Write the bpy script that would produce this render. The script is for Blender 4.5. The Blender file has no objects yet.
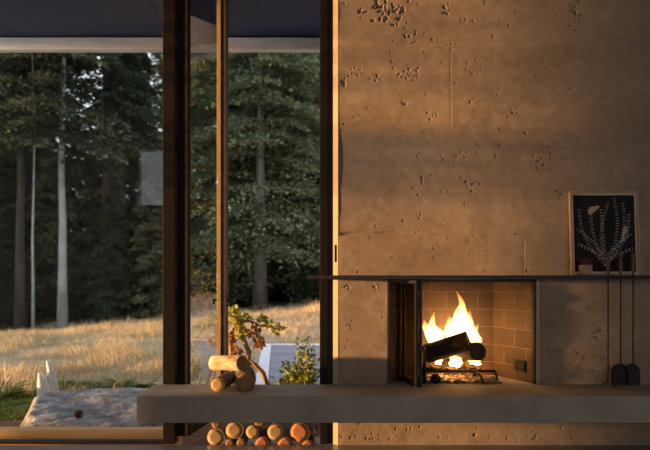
import bpy, bmesh, math, random
import numpy as np
from mathutils import Vector, Matrix, Euler

rnd = random.Random(7)
C = bpy.context.scene.collection
CAM_Y, CAM_Z, F = -4.5, 1.16, 652.0


def at(px, py, Y):
    d = Y - CAM_Y
    return Vector(((px - 325) / F * d, Y, CAM_Z - (py - 277) / F * d))


# ------------------------------------------------------------------ materials
def new_mat(name):
    m = bpy.data.materials.new(name)
    m.use_nodes = True
    nt = m.node_tree
    for n in list(nt.nodes):
        nt.nodes.remove(n)
    out = nt.nodes.new('ShaderNodeOutputMaterial')
    return m, nt, out


def lk(nt, a, b):
    nt.links.new(a, b)


def val(nt, op, a, b=None, c=None, clamp=False):
    n = nt.nodes.new('ShaderNodeMath')
    n.operation = op
    n.use_clamp = clamp
    for i, v in enumerate((a, b, c)):
        if v is None:
            continue
        if isinstance(v, (int, float)):
            n.inputs[i].default_value = v
        else:
            lk(nt, v, n.inputs[i])
    return n.outputs[0]


def ramp(nt, fac, stops):
    n = nt.nodes.new('ShaderNodeValToRGB')
    e = n.color_ramp.elements
    while len(e) < len(stops):
        e.new(0.5)
    for i, (p, c) in enumerate(stops):
        e[i].position = p
        e[i].color = (c[0], c[1], c[2], 1)
    lk(nt, fac, n.inputs[0])
    return n.outputs[0]


def noise(nt, vec, scale, detail=4, rough=0.55):
    n = nt.nodes.new('ShaderNodeTexNoise')
    n.inputs['Scale'].default_value = scale
    n.inputs['Detail'].default_value = detail
    n.inputs['Roughness'].default_value = rough
    if vec is not None:
        lk(nt, vec, n.inputs['Vector'])
    return n.outputs[0]


def coords(nt, scale=(1, 1, 1), which='Object'):
    t = nt.nodes.new('ShaderNodeTexCoord')
    mp = nt.nodes.new('ShaderNodeMapping')
    mp.inputs['Scale'].default_value = scale
    lk(nt, t.outputs[which], mp.inputs[0])
    return mp.outputs[0]


def mixc(nt, fac, a, b, mode='MIX'):
    n = nt.nodes.new('ShaderNodeMix')
    n.data_type = 'RGBA'
    n.blend_type = mode
    for s, v in ((n.inputs[0], fac), (n.inputs[6], a), (n.inputs[7], b)):
        if isinstance(v, (int, float)):
            s.default_value = v
        elif isinstance(v, (tuple, list)):
            s.default_value = (v[0], v[1], v[2], 1)
        else:
            lk(nt, v, s)
    return n.outputs[2]


def rough_mat(name, c1, c2, scale=8, stretch=(1, 1, 1), rough=0.8, spec=0.3, metal=0.0,
              bump=0.0, bscale=None, trans=0.0):
    """two tones mixed by a noise, with a fine bump"""
    m, nt, out = new_mat(name)
    v = coords(nt, stretch)
    f = noise(nt, v, scale)
    col = ramp(nt, f, [(0.3, c1), (0.7, c2)])
    p = nt.nodes.new('ShaderNodeBsdfPrincipled')
    lk(nt, col, p.inputs['Base Color'])
    p.inputs['Roughness'].default_value = rough
    p.inputs['Specular IOR Level'].default_value = spec
    p.inputs['Metallic'].default_value = metal
    if bump:
        b = nt.nodes.new('ShaderNodeBump')
        b.inputs['Strength'].default_value = bump
        b.inputs['Distance'].default_value = 0.01
        lk(nt, noise(nt, v, bscale or scale * 3, 6), b.inputs['Height'])
        lk(nt, b.outputs[0], p.inputs['Normal'])
    sh = p.outputs[0]
    if trans:
        t = nt.nodes.new('ShaderNodeBsdfTranslucent')
        lk(nt, col, t.inputs[0])
        mx = nt.nodes.new('ShaderNodeMixShader')
        mx.inputs[0].default_value = trans
        lk(nt, sh, mx.inputs[1]); lk(nt, t.outputs[0], mx.inputs[2])
        sh = mx.outputs[0]
    lk(nt, sh, out.inputs[0])
    return m


def wall_mat():
    m, nt, out = new_mat('board-formed concrete')
    v = coords(nt)
    sx = nt.nodes.new('ShaderNodeSeparateXYZ')
    lk(nt, v, sx.inputs[0])
    big = noise(nt, coords(nt, (0.7, 1, 2.2)), 1.6, 5, 0.6)
    fine = noise(nt, v, 14, 6, 0.65)
    speck = noise(nt, v, 120, 3, 0.6)
    warm = ramp(nt, big, [(0.3, (0.28, 0.215, 0.155)), (0.72, (0.41, 0.325, 0.24))])
    grey = ramp(nt, big, [(0.3, (0.205, 0.19, 0.185)), (0.75, (0.275, 0.25, 0.235))])
    # one greyer pour between the two lift lines, softening towards its lower edge and to the right
    wob = val(nt, 'MULTIPLY', val(nt, 'SUBTRACT', fine, 0.5), 0.10)
    z = val(nt, 'ADD', sx.outputs[2], wob)
    up = val(nt, 'MULTIPLY', val(nt, 'SUBTRACT', 2.19, z), 14.0, clamp=True)
    lo = val(nt, 'MULTIPLY', val(nt, 'SUBTRACT', z, 1.46), 2.2, clamp=True)
    rt = val(nt, 'MULTIPLY', val(nt, 'SUBTRACT', 1.5, sx.outputs[0]), 1.2, clamp=True)
    band = val(nt, 'MULTIPLY', val(nt, 'MULTIPLY', up, lo), val(nt, 'ADD', val(nt, 'MULTIPLY', rt, 0.8), 0.2))
    col = mixc(nt, band, warm, grey)
    col = mixc(nt, 0.55, col, ramp(nt, fine, [(0.25, (0.55, 0.53, 0.5)), (0.75, (1.25, 1.25, 1.25))]), 'MULTIPLY')
    col = mixc(nt, 0.35, col, ramp(nt, speck, [(0.3, (0.6, 0.6, 0.6)), (0.7, (1.2, 1.2, 1.2))]), 'MULTIPLY')
    p = nt.nodes.new('ShaderNodeBsdfPrincipled')
    lk(nt, col, p.inputs['Base Color'])
    p.inputs['Roughness'].default_value = 0.85
    p.inputs['Specular IOR Level'].default_value = 0.2
    b = nt.nodes.new('ShaderNodeBump')
    b.inputs['Strength'].default_value = 0.12
    b.inputs['Distance'].default_value = 0.004
    lk(nt, noise(nt, v, 60, 5, 0.6), b.inputs['Height'])
    lk(nt, b.outputs[0], p.inputs['Normal'])
    lk(nt, p.outputs[0], out.inputs[0])
    return m


def brick_mat():
    m, nt, out = new_mat('fire brick')
    uv = nt.nodes.new('ShaderNodeUVMap')
    br = nt.nodes.new('ShaderNodeTexBrick')
    lk(nt, uv.outputs[0], br.inputs['Vector'])
    br.inputs['Color1'].default_value = (0.135, 0.082, 0.045, 1)
    br.inputs['Color2'].default_value = (0.10, 0.061, 0.034, 1)
    br.inputs['Mortar'].default_value = (0.26, 0.185, 0.115, 1)
    br.inputs['Scale'].default_value = 1.0
    br.inputs['Mortar Size'].default_value = 0.0035
    br.inputs['Mortar Smooth'].default_value = 0.3
    br.inputs['Brick Width'].default_value = 0.235
    br.inputs['Row Height'].default_value = 0.132
    n = noise(nt, uv.outputs[0], 5.0, 6, 0.65)
    soot = mixc(nt, 0.9, br.outputs[0], ramp(nt, n, [(0.32, (0.5, 0.47, 0.45)), (0.65, (1.15, 1.15, 1.15))]), 'MULTIPLY')
    su = nt.nodes.new('ShaderNodeSeparateXYZ'); lk(nt, uv.outputs[0], su.inputs[0])
    sh = val(nt, 'ADD', su.outputs[1], val(nt, 'MULTIPLY', n, 0.5))
    soot = mixc(nt, 1.0, soot, ramp(nt, sh, [(0.45, (0.85, 0.85, 0.85)), (0.95, (0.42, 0.40, 0.39))]), 'MULTIPLY')
    p = nt.nodes.new('ShaderNodeBsdfPrincipled')
    lk(nt, soot, p.inputs['Base Color'])
    p.inputs['Roughness'].default_value = 0.8
    b = nt.nodes.new('ShaderNodeBump')
    b.inputs['Strength'].default_value = 0.5
    b.inputs['Distance'].default_value = 0.004
    lk(nt, val(nt, 'SUBTRACT', val(nt, 'MULTIPLY', n, 0.4), br.outputs[1]), b.inputs['Height'])
    lk(nt, b.outputs[0], p.inputs['Normal'])
    lk(nt, p.outputs[0], out.inputs[0])
    return m


def glass_mat(name, gain=1.0, tint=(0.95, 0.97, 0.96)):
    m, nt, out = new_mat(name)
    t = nt.nodes.new('ShaderNodeBsdfTransparent')
    t.inputs[0].default_value = (*tint, 1)
    g = nt.nodes.new('ShaderNodeBsdfGlossy')
    g.inputs['Roughness'].default_value = 0.0
    fr = nt.nodes.new('ShaderNodeFresnel')
    fr.inputs[0].default_value = 1.5
    mx = nt.nodes.new('ShaderNodeMixShader')
    geo = nt.nodes.new('ShaderNodeNewGeometry')   # each pane reflects once, at the side the ray enters
    lk(nt, val(nt, 'MULTIPLY', val(nt, 'MULTIPLY', fr.outputs[0], gain, clamp=True), val(nt, 'SUBTRACT', 1.0, geo.outputs['Backfacing'])), mx.inputs[0])
    lk(nt, t.outputs[0], mx.inputs[1]); lk(nt, g.outputs[0], mx.inputs[2])
    lk(nt, mx.outputs[0], out.inputs[0])
    return m


def endgrain_mat(name, c1, c2):
    """growth rings round the object's own Y axis"""
    m, nt, out = new_mat(name)
    v = coords(nt)
    sx = nt.nodes.new('ShaderNodeSeparateXYZ'); lk(nt, v, sx.inputs[0])
    r = val(nt, 'SQRT', val(nt, 'ADD', val(nt, 'POWER', sx.outputs[0], 2.0), val(nt, 'POWER', sx.outputs[2], 2.0)))
    r = val(nt, 'ADD', r, val(nt, 'MULTIPLY', noise(nt, v, 18, 3), 0.012))
    w = val(nt, 'SINE', val(nt, 'MULTIPLY', r, 700.0))
    col = ramp(nt, val(nt, 'ADD', val(nt, 'MULTIPLY', w, 0.18), noise(nt, v, 25, 5)), [(0.25, c1), (0.75, c2)])
    p = nt.nodes.new('ShaderNodeBsdfPrincipled')
    lk(nt, col, p.inputs['Base Color'])
    p.inputs['Roughness'].default_value = 0.8
    lk(nt, p.outputs[0], out.inputs[0])
    return m


def flame_mat():
    m, nt, out = new_mat('flame')
    t = nt.nodes.new('ShaderNodeTexCoord')
    sx = nt.nodes.new('ShaderNodeSeparateXYZ'); lk(nt, t.outputs['Generated'], sx.inputs[0])
    h = val(nt, 'ADD', sx.outputs[2], val(nt, 'MULTIPLY', val(nt, 'SUBTRACT', noise(nt, t.outputs['Object'], 14, 3), 0.5), 0.5))
    col = ramp(nt, h, [(0.0, (1.0, 0.55, 0.20)), (0.5, (1.0, 0.52, 0.17)), (1.0, (1.0, 0.30, 0.05))])
    st = nt.nodes.new('ShaderNodeMapRange')
    st.inputs[1].default_value = 0.0; st.inputs[2].default_value = 1.0
    st.inputs[3].default_value = 190; st.inputs[4].default_value = 55
    lk(nt, h, st.inputs[0])
    e = nt.nodes.new('ShaderNodeEmission')
    lk(nt, col, e.inputs[0]); lk(nt, st.outputs[0], e.inputs[1])
    lk(nt, e.outputs[0], out.inputs['Volume'])
    return m


def boards_mat(name, c1, c2, width, axis=1, rough=0.55):
    m, nt, out = new_mat(name)
    v = coords(nt)
    sx = nt.nodes.new('ShaderNodeSeparateXYZ'); lk(nt, v, sx.inputs[0])
    a = val(nt, 'DIVIDE', sx.outputs[axis], width)
    fr = val(nt, 'FRACT', a)
    gap = val(nt, 'GREATER_THAN', val(nt, 'ABSOLUTE', val(nt, 'SUBTRACT', fr, 0.5)), 0.46)
    wn = nt.nodes.new('ShaderNodeTexWhiteNoise'); wn.noise_dimensions = '1D'
    lk(nt, val(nt, 'FLOOR', a), wn.inputs['W'])
    sc = (1.5, 25, 1) if axis == 1 else (25, 1.5, 1)
    g = noise(nt, coords(nt, sc), 3, 5)
    col = ramp(nt, val(nt, 'ADD', val(nt, 'MULTIPLY', wn.outputs[0], 0.4), val(nt, 'MULTIPLY', g, 0.6)), [(0.25, c1), (0.75, c2)])
    col = mixc(nt, gap, col, (0.03, 0.03, 0.035))
    p = nt.nodes.new('ShaderNodeBsdfPrincipled')
    lk(nt, col, p.inputs['Base Color'])
    p.inputs['Roughness'].default_value = rough
    lk(nt, p.outputs[0], out.inputs[0])
    return m


def ground_mat():
    m, nt, out = new_mat('dry meadow soil')
    v = coords(nt)
    sx = nt.nodes.new('ShaderNodeSeparateXYZ'); lk(nt, v, sx.inputs[0])
    n1 = noise(nt, v, 0.8, 5); n2 = noise(nt, v, 9, 5)
    straw = ramp(nt, n2, [(0.3, (0.29, 0.215, 0.13)), (0.7, (0.48, 0.375, 0.24))])
    soil = ramp(nt, n2, [(0.3, (0.10, 0.055, 0.035)), (0.7, (0.19, 0.11, 0.07))])
    moss = ramp(nt, n2, [(0.3, (0.09, 0.08, 0.035)), (0.7, (0.17, 0.15, 0.07))])
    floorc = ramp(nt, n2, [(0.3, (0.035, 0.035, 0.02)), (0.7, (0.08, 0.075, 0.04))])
    yy = val(nt, 'ADD', sx.outputs[1], val(nt, 'MULTIPLY', val(nt, 'SUBTRACT', n1, 0.5), 1.6))
    a = val(nt, 'MULTIPLY', val(nt, 'SUBTRACT', yy, 1.25), 4.0, clamp=True)
    b = val(nt, 'MULTIPLY', val(nt, 'SUBTRACT', yy, 2.8), 2.0, clamp=True)
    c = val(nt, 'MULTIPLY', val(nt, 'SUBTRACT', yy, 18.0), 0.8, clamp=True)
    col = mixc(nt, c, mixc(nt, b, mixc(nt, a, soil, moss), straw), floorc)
    p = nt.nodes.new('ShaderNodeBsdfPrincipled')
    lk(nt, col, p.inputs['Base Color'])
    p.inputs['Roughness'].default_value = 0.95
    p.inputs['Specular IOR Level'].default_value = 0.1
    bm = nt.nodes.new('ShaderNodeBump'); bm.inputs['Strength'].default_value = 0.5; bm.inputs['Distance'].default_value = 0.05
    lk(nt, n2, bm.inputs['Height']); lk(nt, bm.outputs[0], p.inputs['Normal'])
    lk(nt, p.outputs[0], out.inputs[0])
    return m


M = dict(
    wall=wall_mat(),
    brick=brick_mat(),
    concrete=rough_mat('smooth concrete', (0.275, 0.25, 0.21), (0.40, 0.365, 0.305), 3.2, rough=0.7, bump=0.15, bscale=45),
    floor=rough_mat('polished concrete floor', (0.16, 0.15, 0.14), (0.24, 0.225, 0.21), 2.5, rough=0.28, spec=0.5),
    plaster=rough_mat('plaster', (0.74, 0.71, 0.66), (0.8, 0.77, 0.72), 3, rough=0.9),
    ceilm=rough_mat('ceiling board', (0.34, 0.27, 0.2), (0.42, 0.34, 0.26), 3, (1, 12, 1), rough=0.8),
    bronze=rough_mat('dark bronze', (0.009, 0.0065, 0.0055), (0.013, 0.009, 0.0075), 6, rough=0.6, spec=0.15),
    bronze_dark=rough_mat('black gasket', (0.006, 0.005, 0.005), (0.01, 0.009, 0.008), 6, rough=0.6),
    stile=rough_mat('bronze door frame', (0.04, 0.027, 0.018), (0.055, 0.037, 0.024), 6, rough=0.45, spec=0.4),
    steel=rough_mat('blackened steel', (0.012, 0.011, 0.010), (0.022, 0.020, 0.019), 20, rough=0.5, spec=0.4),
    iron=rough_mat('cast iron', (0.012, 0.011, 0.010), (0.03, 0.026, 0.023), 40, rough=0.6, bump=0.2, bscale=90),
    sunlit_edge=rough_mat('golden sunlit stile edge', (0.36, 0.25, 0.10), (0.42, 0.3, 0.13), 6, rough=0.5),  # paler colour standing in for sun on the stile edge
    maple=rough_mat('pale jamb wood', (0.36, 0.28, 0.19), (0.43, 0.345, 0.24), 2, (8, 8, 0.6), rough=0.55),
    soffit=rough_mat('dark soffit panel', (0.028, 0.040, 0.095), (0.034, 0.048, 0.112), 2, rough=0.6),
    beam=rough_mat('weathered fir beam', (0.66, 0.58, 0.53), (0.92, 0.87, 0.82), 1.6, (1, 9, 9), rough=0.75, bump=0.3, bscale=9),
    fir=rough_mat('oiled fir', (0.52, 0.31, 0.13), (0.68, 0.43, 0.2), 1.6, (0.8, 10, 10), rough=0.6),
    glass=glass_mat('window glass', 1.7),
    doorglass=glass_mat('double door glass', 2.5),
    fireglass=glass_mat('fire door glass', 0.5, (0.62, 0.58, 0.54)),
    bark=rough_mat('pale birch bark', (0.17, 0.115, 0.06), (0.66, 0.54, 0.35), 24, (1, 0.35, 1), rough=0.9, bump=0.6, bscale=30),
    barkdark=rough_mat('grey brown bark', (0.07, 0.05, 0.035), (0.19, 0.14, 0.095), 16, (1, 0.3, 1), rough=0.95, bump=0.7, bscale=30),
    end_pale=endgrain_mat('pale end grain', (0.36, 0.22, 0.10), (0.56, 0.38, 0.19)),
    end_dark=endgrain_mat('brown end grain', (0.20, 0.105, 0.045), (0.34, 0.19, 0.085)),
    end_red=endgrain_mat('reddish end grain', (0.36, 0.13, 0.05), (0.52, 0.22, 0.09)),
    char=rough_mat('charred wood', (0.010, 0.008, 0.007), (0.05, 0.032, 0.022), 20, (1, 0.4, 1), rough=0.95, bump=0.8, bscale=40),
    charend=endgrain_mat('charred end grain', (0.035, 0.018, 0.01), (0.11, 0.055, 0.027)),
    ash=rough_mat('ash and embers', (0.05, 0.04, 0.035), (0.34, 0.29, 0.25), 30, rough=1.0, bump=0.6, bscale=60),
    flame=flame_mat(),
    oak=rough_mat('oak picture frame', (0.42, 0.28, 0.15), (0.55, 0.38, 0.21), 4, (1, 1, 6), rough=0.55),
    paper=rough_mat('cream mat board', (0.55, 0.52, 0.46), (0.6, 0.57, 0.5), 5, rough=0.9),
    inkpaper=rough_mat('black print', (0.010, 0.010, 0.011), (0.017, 0.016, 0.017), 6, rough=0.8),
    ink=rough_mat('grey white ink', (0.62, 0.6, 0.56), (0.72, 0.7, 0.65), 40, rough=0.9),
    pink=rough_mat('dusty pink ink', (0.40, 0.33, 0.29), (0.48, 0.4, 0.35), 30, rough=0.9),
    pot=rough_mat('glazed clay pot', (0.42, 0.27, 0.15), (0.55, 0.38, 0.22), 20, rough=0.5),
    sprig=rough_mat('dried sprigs', (0.12, 0.04, 0.025), (0.26, 0.09, 0.05), 60, rough=0.9),
    handle=rough_mat('walnut handle', (0.14, 0.065, 0.035), (0.22, 0.105, 0.055), 10, (4, 4, 0.5), rough=0.5),
    rock=rough_mat('grey granite', (0.09, 0.09, 0.095), (0.42, 0.415, 0.42), 5.5, rough=0.9, bump=0.9, bscale=40),
    driftwood=rough_mat('bleached driftwood', (0.55, 0.52, 0.5), (0.82, 0.79, 0.75), 9, (1, 1, 0.25), rough=0.9, bump=0.5, bscale=25),
    cone=rough_mat('pine cone scales', (0.08, 0.045, 0.03), (0.2, 0.11, 0.07), 30, rough=0.9),
    deck=boards_mat('lavender grey deck boards', (0.22, 0.21, 0.24), (0.40, 0.385, 0.43), 0.14),
    border=rough_mat('pale stone border', (0.66, 0.65, 0.68), (0.78, 0.77, 0.79), 5, rough=0.7),
    ground=ground_mat(),
    straw=rough_mat('dry grass', (0.44, 0.34, 0.19), (0.74, 0.61, 0.39), 1.1, rough=0.9, spec=0.1, trans=0.35),
    mossgrass=rough_mat('short green grass', (0.08, 0.13, 0.02), (0.22, 0.27, 0.06), 3, rough=0.9, spec=0.1, trans=0.35),
    fern=rough_mat('fern green', (0.05, 0.085, 0.02), (0.13, 0.17, 0.04), 12, rough=0.8, spec=0.2, trans=0.3),
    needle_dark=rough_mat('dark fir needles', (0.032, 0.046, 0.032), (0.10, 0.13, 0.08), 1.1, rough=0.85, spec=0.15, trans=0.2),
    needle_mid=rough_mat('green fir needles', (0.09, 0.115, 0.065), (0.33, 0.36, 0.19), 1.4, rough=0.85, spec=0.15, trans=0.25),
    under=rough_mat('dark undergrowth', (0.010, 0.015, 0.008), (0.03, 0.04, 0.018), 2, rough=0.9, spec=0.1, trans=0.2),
    shrubleaf=rough_mat('yellow green leaves', (0.10, 0.15, 0.02), (0.32, 0.34, 0.06), 14, rough=0.6, spec=0.3, trans=0.35),
    tuft=rough_mat('pine tuft yellow green', (0.30, 0.32, 0.05), (0.55, 0.52, 0.12), 10, rough=0.7, trans=0.3),
    drytuft=rough_mat('dry orange needles', (0.32, 0.14, 0.04), (0.5, 0.26, 0.08), 10, rough=0.8, trans=0.3),
    trunk=rough_mat('fir trunk', (0.035, 0.028, 0.022), (0.085, 0.068, 0.055), 5, (1, 1, 0.2), rough=0.95, bump=0.6, bscale=14),
    trunkgrey=rough_mat('grey fir trunk', (0.16, 0.135, 0.12), (0.30, 0.25, 0.22), 5, (1, 1, 0.2), rough=0.95, bump=0.6, bscale=14),
    alder=rough_mat('pale alder trunk', (0.20, 0.22, 0.20), (0.40, 0.43, 0.40), 2.2, (1, 1, 0.6), rough=0.9),
    gnarl=rough_mat('gnarled orange brown wood', (0.24, 0.12, 0.05), (0.44, 0.25, 0.11), 14, (1, 1, 0.4), rough=0.9, bump=0.5),
)


# ------------------------------------------------------------------ mesh helpers
def link(name, me, parent=None):
    o = bpy.data.objects.new(name, me)
    C.objects.link(o)
    if parent is not None:
        o.parent = parent
    return o


class MB:
    def __init__(self):
        self.bm = bmesh.new()

    def _put(self, verts, mat4, mi):
        for v in verts:
            v.co = mat4 @ v.co
        fs = {f for v in verts for f in v.link_faces}
        for f in fs:
            f.material_index = mi
        return self

    def box(self, x0, x1, y0, y1, z0, z1, mi=0, bevel=0.0, mat4=None):
        r = bmesh.ops.create_cube(self.bm, size=1)
        vs = r['verts']
        T = Matrix.Translation(((x0 + x1) / 2, (y0 + y1) / 2, (z0 + z1) / 2)) @ Matrix.Diagonal((x1 - x0, y1 - y0, z1 - z0, 1))
        if mat4 is not None:
            T = mat4 @ T
        self._put(vs, T, mi)
        if bevel:
            es = list({e for v in vs for e in v.link_edges})
            bmesh.ops.bevel(self.bm, geom=es, offset=bevel, segments=2, affect='EDGES', profile=0.5)
        return self

    def rings(self, rings, mi=0, cap0=True, cap1=True, smooth=True, closed=True):
        prev = None
        first = None
        for ring in rings:
            vs = [self.bm.verts.new(p) for p in ring]
            if prev:
                n = len(vs)
                for i in range(n if closed else n - 1):
                    f = self.bm.faces.new((prev[i], prev[(i + 1) % n], vs[(i + 1) % n], vs[i]))
                    f.smooth = smooth
                    f.material_index = mi
            else:
                first = vs
            prev = vs
        if cap0:
            f = self.bm.faces.new(list(reversed(first))); f.material_index = mi
        if cap1:
            f = self.bm.faces.new(prev); f.material_index = mi
        return self

    def tube(self, pts, rad, n=8, mi=0, jitter=0.0, rr=None, caps=True):
        pts = [Vector(p) for p in pts]
        k = len(pts)
        rings = []
        up = None
        for i, p in enumerate(pts):
            t = (pts[min(i + 1, k - 1)] - pts[max(i - 1, 0)]).normalized()
            if up is None:
                up = t.orthogonal().normalized()
            else:
                up = (up - t * up.dot(t)).normalized()
            s = t.cross(up)
            r = rad[i] if isinstance(rad, (list, tuple)) else rad
            ring = []
            for j in range(n):
                a = 2 * math.pi * j / n
                q = r * (1 + (rr.uniform(-jitter, jitter) if rr and jitter else 0))
                ring.append(p + (up * math.cos(a) + s * math.sin(a)) * q)
            rings.append(ring)
        return self.rings(rings, mi, caps, caps)

    def lathe(self, prof, n=20, mi=0, mat4=None, cap0=True, cap1=True):
        T = mat4 or Matrix.Identity(4)
        rings = [[T @ Vector((r * math.cos(2 * math.pi * j / n), r * math.sin(2 * math.pi * j / n), z)) for j in range(n)] for r, z in prof]
        return self.rings(rings, mi, cap0, cap1)

    def poly(self, pts, mi=0):
        f = self.bm.faces.new([self.bm.verts.new(p) for p in pts]); f.material_index = mi
        return self

    def prism(self, pts2, y0, y1, mi=0):
        """closed outline in XZ, extruded along Y"""
        a = [self.bm.verts.new((x, y0, z)) for x, z in pts2]
        b = [self.bm.verts.new((x, y1, z)) for x, z in pts2]
        n = len(a)
        fs = [self.bm.faces.new(a), self.bm.faces.new(list(reversed(b)))]
        for i in range(n):
            fs.append(self.bm.faces.new((a[(i + 1) % n], a[i], b[i], b[(i + 1) % n])))
        for f in fs:
            f.material_index = mi
        return self

    def build(self, name, mats, parent=None, recalc=True):
        if recalc:
            bmesh.ops.recalc_face_normals(self.bm, faces=self.bm.faces)
        me = bpy.data.meshes.new(name)
        self.bm.to_mesh(me)
        self.bm.free()
        for m in (mats if isinstance(mats, (list, tuple)) else [mats]):
            me.materials.append(m)
        return link(name, me, parent)


def np_mesh(name, V, loops, sizes, mats, mat_idx=None, smooth=False):
    me = bpy.data.meshes.new(name)
    V = np.asarray(V, dtype=np.float32)
    loops = np.asarray(loops, dtype=np.int32)
    sizes = np.asarray(sizes, dtype=np.int32)
    me.vertices.add(len(V)); me.vertices.foreach_set('co', V.ravel())
    me.loops.add(len(loops)); me.loops.foreach_set('vertex_index', loops)
    starts = np.concatenate(([0], np.cumsum(sizes)[:-1])).astype(np.int32)
    me.polygons.add(len(sizes))
    me.polygons.foreach_set('loop_start', starts)
    me.polygons.foreach_set('loop_total', sizes)
    if mat_idx is not None:
        me.polygons.foreach_set('material_index', np.asarray(mat_idx, dtype=np.int32))
    if smooth:
        me.polygons.foreach_set('use_smooth', np.ones(len(sizes), dtype=bool))
    for m in (mats if isinstance(mats, (list, tuple)) else [mats]):
        me.materials.append(m)
    me.update(calc_edges=True)
    me.validate()
    return me


def tag(o, label, cat, group=None, kind=None):
    o['label'] = label
    o['category'] = cat
    if group:
        o['group'] = group
    if kind:
        o['kind'] = kind
    return o


def struct(o, label=None, cat=None):
    o['kind'] = 'structure'
    if label:
        o['label'] = label
    if cat:
        o['category'] = cat
    return o


def empty(name, loc=(0, 0, 0), rot=(0, 0, 0)):
    o = bpy.data.objects.new(name, None)
    o.empty_display_size = 0.1
    C.objects.link(o)
    o.location = loc
    o.rotation_euler = rot
    return o


def copy_tree(o, parent=None):
    c = o.copy()
    C.objects.link(c)
    c.parent = parent
    for ch in list(o.children):
        copy_tree(ch, c)
    return c


# value noise on a plane
def vnoise(x, y, seed):
    rs = np.random.RandomState(seed)
    tab = rs.rand(256, 256)
    xi = np.floor(x).astype(int); yi = np.floor(y).astype(int)
    fx = x - xi; fy = y - yi
    fx = fx * fx * (3 - 2 * fx); fy = fy * fy * (3 - 2 * fy)
    g = lambda a, b: tab[a % 256, b % 256]
    return (g(xi, yi) * (1 - fx) * (1 - fy) + g(xi + 1, yi) * fx * (1 - fy) + g(xi, yi + 1) * (1 - fx) * fy + g(xi + 1, yi + 1) * fx * fy)


def fbm(x, y, seed, octv=4):
    s = 0; a = 0.5; t = 0
    for k in range(octv):
        s = s + a * vnoise(x * 2 ** k, y * 2 ** k, seed + k)
        t += a
        a *= 0.5
    return s / t


# ================================================================== THE SETTING
WX0, WX1, WTOP = 0.09, 4.2, 3.62          # concrete wall
OX0, OX1, OZ0, OZ1 = 0.434, 1.455, 0.42, 1.145   # fireplace opening


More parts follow.
